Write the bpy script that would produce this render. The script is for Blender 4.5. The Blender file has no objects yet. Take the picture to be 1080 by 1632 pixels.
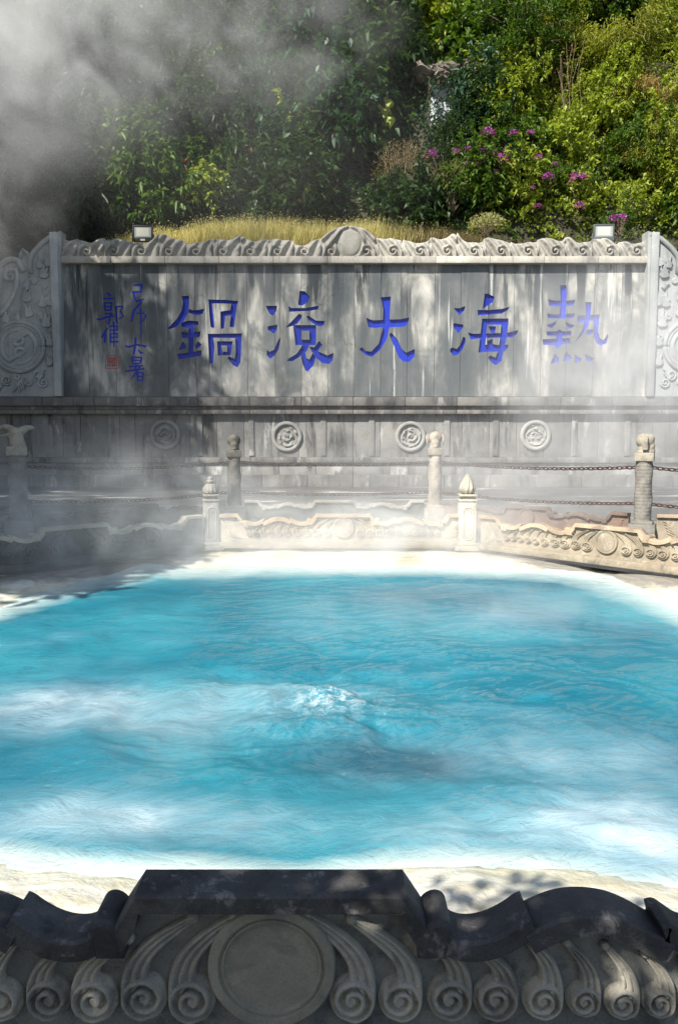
import bpy, bmesh, math, random
import numpy as np
from mathutils import Vector, Matrix
from mathutils.geometry import delaunay_2d_cdt

scene = bpy.context.scene
col = scene.collection
R = math.radians

# ------------------------------------------------------------------ camera, sky, sun
CAM_H, PITCH, FPX = 1.6, R(5.3), 1256.0
cam_d = bpy.data.cameras.new('camera')
cam = bpy.data.objects.new('camera', cam_d); col.objects.link(cam)
cam.location = (0, 0, CAM_H); cam.rotation_euler = (R(90) - PITCH, 0, 0)
cam_d.sensor_fit = 'VERTICAL'; cam_d.sensor_height = 24.0
cam_d.lens = FPX / 1632 * 24.0
cam_d.clip_start = 0.05; cam_d.clip_end = 500
scene.camera = cam

SUN = Vector((-.44, -.58, .68)).normalized()
world = bpy.data.worlds.new('World'); scene.world = world; world.use_nodes = True
wn = world.node_tree.nodes; wl = world.node_tree.links
bg = wn['Background']
sky = wn.new('ShaderNodeTexSky'); sky.sky_type = 'NISHITA'; sky.sun_disc = False
sky.sun_elevation = math.asin(SUN.z); sky.sun_rotation = math.atan2(SUN.x, SUN.y)
wl.new(sky.outputs[0], bg.inputs[0]); bg.inputs[1].default_value = 0.085
sl = bpy.data.lights.new('sun', 'SUN'); sl.energy = 5.0; sl.angle = R(0.5); sl.color = (1, .945, .84)
so = bpy.data.objects.new('sun', sl); col.objects.link(so)
so.rotation_euler = SUN.to_track_quat('Z', 'Y').to_euler(); so.location = (-20, -28, 40)

scene.view_settings.view_transform = 'Standard'; scene.view_settings.look = 'None'
scene.view_settings.gamma = 1; scene.view_settings.use_curve_mapping = False
scene.view_settings.exposure = 0.85
cy = scene.cycles
cy.max_bounces = 6; cy.diffuse_bounces = 3; cy.glossy_bounces = 2; cy.transmission_bounces = 3
cy.transparent_max_bounces = 8; cy.volume_bounces = 6
cy.use_denoising = True
cy.caustics_reflective = False; cy.caustics_refractive = False
cy.volume_max_steps = 128
cy.sample_clamp_indirect = 6

CT, ST = math.cos(PITCH), math.sin(PITCH)
def at_depth(px, py, Y):
    """The point a photograph pixel shows, on the upright plane at distance Y."""
    t = (py - 816) / FPX
    h = Y * (ST + t * CT) / (CT - t * ST)
    zc = Y * CT + h * ST
    return Vector(((px - 540) / FPX * zc, Y, CAM_H - h))
def at_level(px, py, z):
    t = (py - 816) / FPX
    h = CAM_H - z
    Y = h * (CT - t * ST) / (ST + t * CT)
    zc = Y * CT + h * ST
    return Vector(((px - 540) / FPX * zc, Y, z))

# ------------------------------------------------------------------ helpers
def tag(o, label=None, cat=None, group=None, kind=None):
    if label: o['label'] = label
    if cat: o['category'] = cat
    if group: o['group'] = group
    if kind: o['kind'] = kind
    return o
def empty(name, loc, label, cat, group=None, rz=0):
    o = bpy.data.objects.new(name, None); col.objects.link(o)
    o.location = loc; o.rotation_euler = (0, 0, rz); o.empty_display_size = .2
    return tag(o, label, cat, group)
def link(name, me, parent=None, mat=None):
    o = bpy.data.objects.new(name, me); col.objects.link(o)
    if parent: o.parent = parent
    if mat is not None:
        if len(me.materials) == 0: me.materials.append(mat)
        o.material_slots[0].link = 'OBJECT'; o.material_slots[0].material = mat
    return o

class MB:
    def __init__(s): s.v = []; s.f = []
    def add(s, v, f):
        n = len(s.v); s.v += [tuple(p) for p in v]; s.f += [tuple(i + n for i in q) for q in f]; return s
    def box(s, c, d, b=0.0, rz=0.0):
        x, y, z = d[0] / 2, d[1] / 2, d[2] / 2
        if b <= 0:
            v = [(sx * x, sy * y, sz * z) for sx in (-1, 1) for sy in (-1, 1) for sz in (-1, 1)]
            f = [(0, 1, 3, 2), (4, 6, 7, 5), (0, 4, 5, 1), (2, 3, 7, 6), (0, 2, 6, 4), (1, 5, 7, 3)]
        else:
            bm = bmesh.new(); bmesh.ops.create_cube(bm, size=1)
            for q in bm.verts: q.co = Vector((q.co.x * d[0], q.co.y * d[1], q.co.z * d[2]))
            bmesh.ops.bevel(bm, geom=bm.edges[:], offset=b, segments=2, affect='EDGES', profile=.5)
            bm.verts.index_update()
            v = [q.co.copy() for q in bm.verts]; f = [tuple(w.index for w in q.verts) for q in bm.faces]; bm.free()
        m = Matrix.Rotation(rz, 3, 'Z')
        return s.add([m @ Vector(p) + Vector(c) for p in v], f)
    def tube(s, pts, rad, n=6, cap=True):
        pts = [Vector(p) for p in pts]; k = len(pts)
        if not hasattr(rad, '__len__'): rad = [rad] * k
        v = []; f = []; ref = None
        for i in range(k):
            d = (pts[min(i + 1, k - 1)] - pts[max(i - 1, 0)])
            if d.length < 1e-9: d = Vector((0, 0, 1))
            d.normalize()
            if ref is None: ref = d.orthogonal().normalized()
            a = ref - d * ref.dot(d)
            if a.length < 1e-6: a = d.orthogonal()
            a.normalize(); ref = a; b = d.cross(a)
            for j in range(n):
                an = 2 * math.pi * j / n
                v.append(pts[i] + (a * math.cos(an) + b * math.sin(an)) * rad[i])
        for i in range(k - 1):
            for j in range(n):
                f.append((i * n + j, i * n + (j + 1) % n, (i + 1) * n + (j + 1) % n, (i + 1) * n + j))
        if cap: f += [tuple(range(n))[::-1], tuple((k - 1) * n + j for j in range(n))]
        return s.add(v, f)
    def lathe(s, prof, n=24, c=(0, 0, 0), rib=0.0, ribs=0, twist=0.0, sq=False):
        v = []; f = []; k = len(prof)
        z0 = prof[0][1]; z1 = prof[-1][1]
        for r, z in prof:
            for j in range(n):
                a = 2 * math.pi * j / n
                q = r * (1 + rib * math.cos(ribs * (a + twist * (z - z0) / max(1e-6, z1 - z0)))) if ribs else r
                v.append((c[0] + q * math.cos(a), c[1] + q * math.sin(a), c[2] + z))
        for i in range(k - 1):
            for j in range(n):
                f.append((i * n + j, i * n + (j + 1) % n, (i + 1) * n + (j + 1) % n, (i + 1) * n + j))
        f += [tuple(range(n))[::-1], tuple((k - 1) * n + j for j in range(n))]
        return s.add(v, f)
    def prism(s, poly, y0, y1, bev=0.0):
        """poly: (x,z) outline; filled at y0 (front) and y1 (back)."""
        n = len(poly)
        bm = bmesh.new()
        vs = [bm.verts.new((p[0], 0, p[1])) for p in poly]
        bm.faces.new(vs)
        bm.normal_update()
        r = bmesh.ops.triangulate(bm, faces=bm.faces[:])
        bm.verts.index_update()
        tris = [tuple(w.index for w in q.verts) for q in bm.faces]; bm.free()
        ar = sum(poly[i][0] * poly[(i + 1) % n][1] - poly[(i + 1) % n][0] * poly[i][1] for i in range(n))
        ccw = ar > 0
        v = []
        if bev > 0:
            inn = []
            for i in range(n):
                a, b, c = (Vector(poly[i - 1]), Vector(poly[i]), Vector(poly[(i + 1) % n]))
                d1 = (b - a); d2 = (c - b)
                n1 = Vector((-d1.y, d1.x)); n2 = Vector((-d2.y, d2.x))
                m = n1.normalized() + n2.normalized() if n1.length > 0 and n2.length > 0 else n1
                if m.length < 1e-5: m = n1
                m.normalize()
                inn.append(b + m * (bev if ccw else -bev))
            rings = [[(p[0], y1, p[1]) for p in poly], [(p[0], y0 + bev, p[1]) for p in poly], [(p.x, y0, p.y) for p in inn]]
        else:
            rings = [[(p[0], y1, p[1]) for p in poly], [(p[0], y0, p[1]) for p in poly]]
        for r_ in rings: v += r_
        f = []
        L = len(rings) - 1
        for t in tris:
            tt = t
            a = poly[t[0]]; b = poly[t[1]]; c = poly[t[2]]
            if ((b[0]-a[0])*(c[1]-a[1])-(b[1]-a[1])*(c[0]-a[0])) < 0: tt = t[::-1]
            f.append(tuple(L * n + i for i in tt))
        for k in range(L):
            for i in range(n):
                j = (i + 1) % n
                q = (k * n + i, k * n + j, (k + 1) * n + j, (k + 1) * n + i)
                f.append(q if ccw else q[::-1])
        return s.add(v, f)
    def grid(s, P, flip=False):
        """P: array (a,b,3)"""
        a, b, _ = P.shape
        v = P.reshape(-1, 3).tolist(); f = []
        for i in range(a - 1):
            for j in range(b - 1):
                q = (i * b + j, i * b + j + 1, (i + 1) * b + j + 1, (i + 1) * b + j)
                f.append(q[::-1] if flip else q)
        return s.add(v, f)
    def mesh(s, name, smooth=False):
        me = bpy.data.meshes.new(name); me.from_pydata(s.v, [], s.f); me.update()
        if smooth: 
            for p in me.polygons: p.use_smooth = True
            if smooth != 'all':
                try: me.set_sharp_from_angle(angle=R(40))
                except Exception: pass
        return me
    def build(s, name, mat, parent=None, smooth=False):
        return link(name, s.mesh(name, smooth), parent, mat)

def ribbon_poly(pts):
    """a brush stroke: centre line (x,y,width) -> outline"""
    P = [Vector((p[0], p[1])) for p in pts]; w = [p[2] / 2 for p in pts]
    Lf = []; Rt = []
    for i in range(len(P)):
        d = P[min(i + 1, len(P) - 1)] - P[max(i - 1, 0)]; d.normalize()
        nn = Vector((-d.y, d.x)); Lf.append(P[i] + nn * w[i]); Rt.append(P[i] - nn * w[i])
    d0 = (P[0] - P[1]).normalized() * w[0] * .5; d1 = (P[-1] - P[-2]).normalized() * w[-1] * .5
    return [tuple(p) for p in Lf] + [tuple(P[-1] + d1)] + [tuple(p) for p in Rt[::-1]] + [tuple(P[0] + d0)]

rng = np.random.default_rng(7)
def vnoise(x, y, seed=0):
    """smooth value noise, numpy"""
    x = np.asarray(x, float); y = np.asarray(y, float)
    xi = np.floor(x).astype(int); yi = np.floor(y).astype(int); fx = x - xi; fy = y - yi
    fx = fx * fx * (3 - 2 * fx); fy = fy * fy * (3 - 2 * fy)
    def h(a, b):
        n = (a * 374761393 + b * 668265263 + seed * 974634777) & 0x7fffffff
        n = ((n ^ (n >> 13)) * 1274126177) & 0x7fffffff
        return ((n ^ (n >> 16)) & 0xffff) / 65535.0
    return (h(xi, yi) * (1 - fx) + h(xi + 1, yi) * fx) * (1 - fy) + (h(xi, yi + 1) * (1 - fx) + h(xi + 1, yi + 1) * fx) * fy
def fbm(x, y, seed=0, o=4):
    s = 0; a = .5
    for i in range(o): s = s + a * vnoise(x * 2 ** i, y * 2 ** i, seed + i); a *= .5
    return s

# ------------------------------------------------------------------ materials
class NT:
    def __init__(s, name):
        s.m = bpy.data.materials.new(name); s.m.use_nodes = True; s.t = s.m.node_tree; s.t.nodes.clear()
        s.out = s.n('ShaderNodeOutputMaterial')
    def n(s, typ, props=None, **kw):
        nd = s.t.nodes.new(typ)
        for k, v in (props or {}).items(): setattr(nd, k, v)
        for k, v in kw.items():
            key = int(k[1:]) if k[0] == 'i' and k[1:].isdigit() else k.replace('_', ' ')
            s.set(nd.inputs[key], v)
        return nd
    def set(s, sock, v):
        if isinstance(v, bpy.types.Node): v = v.outputs[0]
        if isinstance(v, bpy.types.NodeSocket): s.t.links.new(v, sock)
        else:
            if sock.type == 'RGBA' and len(v) == 3: v = (*v, 1)
            sock.default_value = v
    def math(s, op, a, b=0.0, clamp=False): return s.n('ShaderNodeMath', dict(operation=op, use_clamp=clamp), i0=a, i1=b).outputs[0]
    def mix(s, fac, a, b, blend='MIX'):
        nd = s.n('ShaderNodeMix', dict(data_type='RGBA', blend_type=blend, clamp_factor=True))
        s.set(nd.inputs[0], fac); s.set(nd.inputs[6], a); s.set(nd.inputs[7], b); return nd.outputs[2]
    def ramp(s, fac, stops):
        nd = s.n('ShaderNodeValToRGB'); s.set(nd.inputs[0], fac); e = nd.color_ramp.elements
        while len(e) < len(stops): e.new(.5)
        for el, (p, c) in zip(e, stops): el.position = p; el.color = (*c, 1) if len(c) == 3 else c
        return nd.outputs[0]
    def step(s, fac, a, b):
        nd = s.n('ShaderNodeMapRange', dict(interpolation_type='SMOOTHSTEP')); s.set(nd.inputs[0], fac)
        s.set(nd.inputs[1], a); s.set(nd.inputs[2], b); return nd.outputs[0]
    def noise(s, vec, scale, detail=4, rough=.55, dist=0.0, col=False):
        nd = s.n('ShaderNodeTexNoise', Vector=vec, Scale=scale, Detail=detail, Roughness=rough, Distortion=dist)
        return nd.outputs[1 if col else 0]
    def mapv(s, vec, scale=(1, 1, 1), loc=(0, 0, 0)):
        nd = s.n('ShaderNodeMapping'); s.set(nd.inputs['Vector'], vec); nd.inputs['Scale'].default_value = scale; nd.inputs['Location'].default_value = loc
        return nd.outputs[0]
    def pos(s): return s.n('ShaderNodeNewGeometry').outputs['Position']
    def surf(s, color, rough=.8, bump=None, bstr=.3, bdist=.02, spec=.3, **kw):
        p = s.n('ShaderNodeBsdfPrincipled'); s.set(p.inputs['Base Color'], color); s.set(p.inputs['Roughness'], rough)
        p.inputs['Specular IOR Level'].default_value = spec
        for k, v in kw.items(): s.set(p.inputs[k.replace('_', ' ')], v)
        if bump is not None:
            b = s.n('ShaderNodeBump'); b.inputs['Strength'].default_value = bstr; b.inputs['Distance'].default_value = bdist
            s.set(b.inputs['Height'], bump); s.t.links.new(b.outputs[0], p.inputs['Normal'])
        s.t.links.new(p.outputs[0], s.out.inputs[0]); return s.m

def stone(name, lo, hi, dark=None, dark_amt=.5, pale=None, pale_amt=.3, scale=2.0, grain=60, streak=False, rough=.85, bstr=.35, bdist=.01, moss=None):
    t = NT(name); p = t.pos()
    rnd = t.n('ShaderNodeObjectInfo').outputs['Random']
    n1 = t.noise(p, scale, 6, .62, .6)
    c = t.ramp(n1, [(.3, lo), (.7, hi)])
    g = t.noise(p, grain, 3, .7)
    c = t.mix(.5, c, t.ramp(g, [(.3, (.55, .55, .55)), (.7, (1.3, 1.3, 1.3))]), 'MULTIPLY')
    if dark is not None:
        q = t.mapv(p, (1, 1, .16) if streak else (1, 1, 1), (3, 1, 7))
        n2 = t.noise(q, scale * (2.2 if streak else 1.1), 6, .68, .4)
        c = t.mix(t.math('MULTIPLY', t.step(n2, .5, .66), dark_amt), c, dark)
    if pale is not None:
        q = t.mapv(p, (1, 1, .3) if streak else (1, 1, 1), (-5, 4, 2))
        n3 = t.noise(q, scale * 2.5, 6, .7, .3)
        c = t.mix(t.math('MULTIPLY', t.step(n3, .56, .66), pale_amt), c, pale)
    if moss is not None:
        n4 = t.noise(t.mapv(p, (1, 1, 1), (9, 9, 9)), scale * 1.7, 5, .7)
        c = t.mix(t.step(n4, .55, .72), c, moss)
    v = t.math('ADD', t.math('MULTIPLY', rnd, .3), .85)
    c = t.mix(1.0, c, t.n('ShaderNodeCombineColor', i0=v, i1=v, i2=v), 'MULTIPLY')
    h = t.math('ADD', t.math('MULTIPLY', g, .4), t.noise(p, grain * .25, 5, .7))
    return t.surf(c, rough, h, bstr, bdist, .25)

def slab_material():
    t = NT('weathered_marble'); p = t.pos(); rnd = t.n('ShaderNodeObjectInfo').outputs['Random']
    rv = t.n('ShaderNodeCombineXYZ', i0=t.math('MULTIPLY', rnd, .5), i1=0.0, i2=t.math('MULTIPLY', rnd, 1.2))
    pr = t.n('ShaderNodeVectorMath', dict(operation='ADD'), i0=p, i1=rv).outputs[0]
    base = t.ramp(t.noise(t.mapv(pr, (1, 1, .6)), .8, 5, .6, .7), [(.28, (.10, .115, .12)), (.43, (.22, .225, .215)), (.54, (.44, .43, .395)), (.68, (.66, .635, .57))])
    sw = t.noise(t.mapv(pr, (1.1, 1, .5), (5, 0, 3)), 1.3, 4, .55, .8)
    base = t.mix(t.math('MULTIPLY', t.step(sw, .48, .62), .6), base, (.13, .15, .165))
    # rain streaks fading downward from the ledge
    z = t.n('ShaderNodeSeparateXYZ', i0=p).outputs[2]
    top = t.step(z, 3.0, 7.6)
    st = t.noise(t.mapv(p, (1, 1, .10)), 2.4, 5, .6, .3)
    sm = t.math('MULTIPLY', t.step(st, .49, .60), t.math('ADD', t.math('MULTIPLY', top, .75), .28))
    base = t.mix(sm, base, (.05, .058, .065))
    x = t.n('ShaderNodeSeparateXYZ', i0=p).outputs[0]
    big = t.noise(t.mapv(p, (1, 1, .32), (1, 0, 8)), .62, 4, .58, .25)
    base = t.mix(t.math('MULTIPLY', t.step(big, .43, .57), .85), base, (.085, .098, .108))
    wt = t.noise(t.mapv(p, (1, 1, .05), (2, 2, 2)), 3.2, 4, .6, .2)
    base = t.mix(t.math('MULTIPLY', t.step(wt, .62, .68), .6), base, (.62, .62, .60))
    # hairline cracks
    vo = t.n('ShaderNodeTexVoronoi', dict(feature='DISTANCE_TO_EDGE'), Vector=t.n('ShaderNodeVectorMath', dict(operation='ADD'), i0=p, i1=t.n('ShaderNodeVectorMath', dict(operation='SCALE'), i0=t.noise(p, 1.3, 4, .6, 0, True), Scale=1.2)), Scale=.42)
    cr = t.math('SUBTRACT', 1.0, t.step(vo.outputs[0], .003, .012))
    base = t.mix(t.math('MULTIPLY', t.math('MULTIPLY', cr, t.step(t.noise(p, .5, 3), .5, .6)), .4), base, (.05, .05, .05))
    g = t.noise(p, 45, 3, .7)
    base = t.mix(.35, base, t.ramp(g, [(.3, (.6, .6, .6)), (.7, (1.25, 1.25, 1.25))]), 'MULTIPLY')
    return t.surf(base, .75, t.math('ADD', g, t.math('MULTIPLY', t.noise(p, 6, 5, .7), 2.0)), .3, .012, .3)

M = {}
M['slab'] = slab_material()
M['mortar'] = stone('pale_mortar', (.42, .42, .40), (.62, .61, .58), dark=(.12, .12, .12), dark_amt=.8, scale=.9)
M['ledge'] = stone('ledge_stone', (.36, .34, .30), (.55, .52, .46), dark=(.13, .13, .13), dark_amt=.6, streak=True, scale=1.2, grain=30)
M['crest'] = stone('crest_stone', (.28, .27, .245), (.45, .43, .38), dark=(.12, .12, .12), dark_amt=.55, pale=(.55, .52, .46), pale_amt=.3, scale=1.4, grain=30)
M['wing'] = stone('wing_stone', (.26, .285, .30), (.42, .435, .43), dark=(.15, .155, .15), dark_amt=.45, scale=1.2, grain=30, streak=True)
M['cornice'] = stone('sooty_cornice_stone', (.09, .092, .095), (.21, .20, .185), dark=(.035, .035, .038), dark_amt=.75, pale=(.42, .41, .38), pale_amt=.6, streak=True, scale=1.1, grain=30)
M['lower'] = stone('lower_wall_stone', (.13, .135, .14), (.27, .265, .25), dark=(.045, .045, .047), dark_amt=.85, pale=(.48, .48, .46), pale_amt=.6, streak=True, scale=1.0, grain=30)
M['relief'] = stone('medallion_stone', (.24, .24, .23), (.33, .33, .31), dark=(.11, .11, .11), dark_amt=.5, scale=2, grain=30)
M['blue'] = stone('blue_carving_paint', (.004, .024, .34), (.007, .038, .50), dark=(.01, .015, .16), dark_amt=.35, scale=1.5, grain=40, rough=.55, bstr=.15)
M['red'] = stone('red_seal_paint', (.35, .06, .06), (.42, .10, .09), scale=3, grain=40)
M['near_coping'] = stone('black_stained_coping_stone', (.050, .049, .050), (.118, .114, .113), dark=(.026, .024, .027), dark_amt=.65, pale=(.27, .25, .245), pale_amt=.7, scale=4.5, grain=170, bstr=.5, bdist=.006, rough=.7)
M['near_panel'] = stone('dark_carved_stone', (.13, .135, .138), (.27, .265, .24), dark=(.042, .042, .046), dark_amt=.7, pale=(.26, .23, .18), pale_amt=.3, scale=6, grain=190, bstr=.45, bdist=.005, rough=.75)
M['near_carving'] = stone('worn_carving_stone', (.27, .26, .24), (.48, .445, .37), dark=(.085, .085, .086), dark_amt=.5, pale=(.40, .34, .25), pale_amt=.5, scale=9, grain=220, bstr=.4, bdist=.004, rough=.75)
M['near_disc'] = stone('flat_disc_stone', (.23, .215, .178), (.33, .305, .245), dark=(.145, .138, .127), dark_amt=.5, pale=(.19, .16, .11), pale_amt=.3, scale=9, grain=320, bstr=.35, bdist=.003, rough=.75)
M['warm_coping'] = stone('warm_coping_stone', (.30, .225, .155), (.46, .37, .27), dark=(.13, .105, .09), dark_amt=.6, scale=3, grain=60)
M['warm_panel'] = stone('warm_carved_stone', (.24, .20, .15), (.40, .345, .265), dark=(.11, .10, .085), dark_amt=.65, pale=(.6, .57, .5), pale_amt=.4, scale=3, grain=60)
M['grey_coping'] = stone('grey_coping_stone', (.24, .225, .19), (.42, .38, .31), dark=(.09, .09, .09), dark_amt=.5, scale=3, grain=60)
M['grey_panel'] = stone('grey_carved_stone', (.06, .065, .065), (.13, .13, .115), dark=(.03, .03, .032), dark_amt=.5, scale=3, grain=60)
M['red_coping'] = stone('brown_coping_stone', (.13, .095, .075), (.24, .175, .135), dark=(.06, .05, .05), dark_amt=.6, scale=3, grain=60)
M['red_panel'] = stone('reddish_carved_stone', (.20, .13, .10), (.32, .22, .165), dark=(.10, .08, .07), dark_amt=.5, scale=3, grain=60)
M['post_pale'] = stone('pale_post_stone', (.34, .32, .27), (.50, .47, .40), dark=(.17, .16, .145), dark_amt=.4, scale=5, grain=80)
M['post_shaded'] = stone('shaded_post_stone', (.17, .165, .15), (.30, .285, .255), dark=(.08, .08, .08), dark_amt=.55, scale=5, grain=80)  # darker copy of the post stone, painting in the left post's shade
M['pillar_dark'] = stone('blackened_pillar_stone', (.07, .068, .062), (.15, .14, .12), dark=(.035, .035, .035), dark_amt=.6, scale=6, grain=70, bstr=.6, bdist=.02)
M['pillar_pale'] = stone('buff_pillar_stone', (.27, .245, .20), (.42, .38, .31), dark=(.14, .13, .12), dark_amt=.5, scale=6, grain=70, bstr=.6, bdist=.02)
M['pillar_grey'] = stone('grey_pillar_stone', (.17, .16, .145), (.27, .255, .225), dark=(.10, .095, .09), dark_amt=.5, scale=6, grain=70, bstr=.6, bdist=.02)
M['rust'] = stone('rusty_iron', (.045, .026, .022), (.095, .052, .042), dark=(.05, .03, .025), dark_amt=.6, scale=12, grain=80, rough=.7)
M['dark_iron'] = stone('dark_iron', (.035, .026, .024), (.08, .05, .042), scale=12, grain=80, rough=.6)
M['black_metal'] = NT('black_metal').surf((.015, .015, .016), .45)
M['grey_metal'] = NT('grey_metal').surf((.09, .093, .095), .45)
M['lamp_face'] = NT('frosted_lamp_glass').surf((.30, .34, .33), .25)
M['lamp_reflector'] = NT('pale_reflector').surf((.52, .51, .43), .35)
M['bark'] = stone('grey_brown_bark', (.07, .055, .042), (.17, .14, .11), scale=8, grain=40)
M['twig'] = stone('dry_twig', (.15, .11, .07), (.27, .21, .14), scale=8, grain=40)
M['rock'] = stone('hillside_rock', (.12, .10, .085), (.24, .21, .18), dark=(.05, .045, .04), dark_amt=.6, scale=1.2, grain=20, bstr=.6, bdist=.05)
M['soil'] = stone('hillside_soil', (.035, .035, .022), (.07, .065, .04), scale=1, grain=12)
M['pale_wall'] = stone('pale_retaining_wall', (.48, .53, .58), (.66, .70, .74), dark=(.3, .33, .36), dark_amt=.4, scale=1, grain=20)

def leaf_mat(name, c0, c1, trans=.35, rough=.45, tip=None):
    t = NT(name)
    r = t.n('ShaderNodeAttribute', dict(attribute_name='leaf_tone')).outputs['Fac']
    stops = [(0, c0), (.8, c1)] + ([(1, tip)] if tip else [])
    c = t.ramp(r, stops)
    p = t.n('ShaderNodeBsdfPrincipled'); t.set(p.inputs['Base Color'], c); p.inputs['Roughness'].default_value = rough
    p.inputs['Specular IOR Level'].default_value = .35
    tr = t.n('ShaderNodeBsdfTranslucent'); t.set(tr.inputs[0], t.mix(1.0, c, (1.5, 1.6, .6), 'MULTIPLY'))
    mx = t.n('ShaderNodeMixShader'); mx.inputs[0].default_value = trans
    t.t.links.new(p.outputs[0], mx.inputs[1]); t.t.links.new(tr.outputs[0], mx.inputs[2]); t.t.links.new(mx.outputs[0], t.out.inputs[0])
    return t.m
L_ = {}
L_['dark'] = leaf_mat('dark_leaf', (.018, .040, .014), (.045, .085, .028))
L_['mid'] = leaf_mat('green_leaf', (.035, .080, .014), (.10, .165, .030))
L_['lime'] = leaf_mat('yellow_green_leaf', (.12, .17, .022), (.32, .37, .06))
L_['bluegreen'] = leaf_mat('blue_green_leaf', (.018, .055, .035), (.045, .095, .055))
L_['bract'] = leaf_mat('red_bract', (.35, .03, .02), (.55, .09, .05))
L_['bloom'] = leaf_mat('purple_blossom', (.22, .03, .27), (.42, .10, .46), .4)
L_['straw'] = leaf_mat('golden_dry_grass', (.36, .32, .13), (.82, .72, .38), .4, .6)
L_['straw_dark'] = leaf_mat('brown_dry_grass', (.10, .08, .035), (.24, .19, .09), .3, .6)
L_['feather'] = leaf_mat('feathery_yellow_leaf', (.13, .16, .022), (.32, .32, .065), .45)
L_['drybamboo'] = leaf_mat('dry_bamboo_leaf', (.28, .19, .08), (.44, .33, .16), .4)
L_['pale'] = leaf_mat('pale_plant_leaf', (.22, .24, .11), (.42, .40, .22), .4)

def water_material():
    t = NT('milky_turquoise_water'); p = t.pos()
    sh = t.n('ShaderNodeAttribute', dict(attribute_name='shallow')).outputs['Fac']
    n = t.noise(p, .42, 2, .5, .6)
    deep = t.ramp(n, [(.30, (.007, .105, .168)), (.48, (.015, .175, .248)), (.68, (.038, .262, .330))])
    n2 = t.noise(p, 1.6, 6, .6, 1.0)
    n5 = t.noise(t.mapv(p, (.9, 1, 1), (3, 9, 2)), .8, 3, .5, .5)
    mk = t.n('ShaderNodeAttribute', dict(attribute_name='steamlit_foam')).outputs['Fac']
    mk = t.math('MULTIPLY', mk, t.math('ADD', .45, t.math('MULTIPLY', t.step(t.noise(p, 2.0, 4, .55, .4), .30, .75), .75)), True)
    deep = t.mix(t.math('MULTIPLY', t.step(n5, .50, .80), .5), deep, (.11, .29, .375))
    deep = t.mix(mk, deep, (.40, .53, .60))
    ve = t.n('ShaderNodeAttribute', dict(attribute_name='vent')).outputs['Fac']
    deep = t.mix(t.math('MULTIPLY', ve, .85), deep, (.002, .055, .095))
    edge = t.ramp(t.math('ADD', sh, t.math('MULTIPLY', t.math('SUBTRACT', n2, .5), .5)), [(.15, (0, 0, 0)), (.9, (1, 1, 1))])
    c = t.mix(edge, deep, (.50, .60, .58))
    fo = t.n('ShaderNodeAttribute', dict(attribute_name='froth')).outputs['Fac']
    n3 = t.noise(p, 14, 5, .75, .5)
    fm = t.math('MULTIPLY', t.step(n3, .42, .62), fo, True)
    c = t.mix(fm, c, (.55, .64, .66))
    w1 = t.noise(t.mapv(p, (1, 1.6, 1)), 3.2, 7, .62, 1.2)
    w2 = t.noise(t.mapv(p, (1, 1.4, 1)), 15, 4, .6, .8)
    h = t.math('ADD', w1, t.math('MULTIPLY', w2, .16))
    # light scattered back from within the milky water hardly follows the ripples; the surface glints do
    df = t.n('ShaderNodeBsdfDiffuse', Color=c)
    b0 = t.n('ShaderNodeBump'); b0.inputs['Strength'].default_value = .16; b0.inputs['Distance'].default_value = .09; t.set(b0.inputs['Height'], h); t.t.links.new(b0.outputs[0], df.inputs['Normal'])
    b1 = t.n('ShaderNodeBump'); b1.inputs['Strength'].default_value = .8; b1.inputs['Distance'].default_value = .10; t.set(b1.inputs['Height'], h)
    gl = t.n('ShaderNodeBsdfGlossy', Roughness=.09); t.t.links.new(b1.outputs[0], gl.inputs['Normal'])
    fr = t.n('ShaderNodeFresnel', IOR=1.33); t.t.links.new(b1.outputs[0], fr.inputs['Normal'])
    mx = t.n('ShaderNodeMixShader', i0=fr); t.t.links.new(df.outputs[0], mx.inputs[1]); t.t.links.new(gl.outputs[0], mx.inputs[2])
    t.t.links.new(mx.outputs[0], t.out.inputs[0]); return t.m
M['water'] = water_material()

def rim_material():
    t = NT('mineral_crust'); p = t.pos()
    z = t.n('ShaderNodeSeparateXYZ', i0=p).outputs[2]
    n = t.noise(p, 2.2, 7, .68, .8)
    c = t.ramp(n, [(.28, (.50, .46, .33)), (.45, (.64, .61, .51)), (.6, (.74, .73, .67))])
    n2 = t.noise(p, 1.1, 6, .7, .6)
    c = t.mix(t.math('MULTIPLY', t.step(n2, .5, .66), .6), c, (.42, .35, .19))
    wet = t.math('SUBTRACT', 1.0, t.step(z, -.06, .0))
    c = t.mix(t.math('MULTIPLY', wet, .45), c, (.50, .52, .36))
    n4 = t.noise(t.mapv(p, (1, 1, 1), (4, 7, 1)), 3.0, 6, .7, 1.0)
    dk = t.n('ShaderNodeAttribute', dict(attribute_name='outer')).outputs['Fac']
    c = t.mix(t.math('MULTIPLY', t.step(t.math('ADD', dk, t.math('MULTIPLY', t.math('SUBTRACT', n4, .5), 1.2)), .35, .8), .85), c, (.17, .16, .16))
    bd = t.n('ShaderNodeAttribute', dict(attribute_name='shore')).outputs['Fac']
    lay = t.math('SINE', t.math('ADD', t.math('MULTIPLY', bd, 42.0), t.math('MULTIPLY', t.noise(p, 2.5, 5, .65), 16.0)))
    c = t.mix(t.math('MULTIPLY', t.step(lay, .1, 1.0), .22), c, (.46, .39, .22))
    c = t.mix(t.math('MULTIPLY', t.step(t.noise(p, 9, 5, .7), .56, .66), .2), c, (.34, .29, .19))
    return t.surf(c, t.math('ADD', .18, t.math('MULTIPLY', n2, .45)), t.math('ADD', t.math('ADD', n, t.math('MULTIPLY', lay, .12)), t.math('MULTIPLY', t.noise(p, 22, 5, .7), .3)), .45, .05, .5)
M['rim'] = rim_material()

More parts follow.
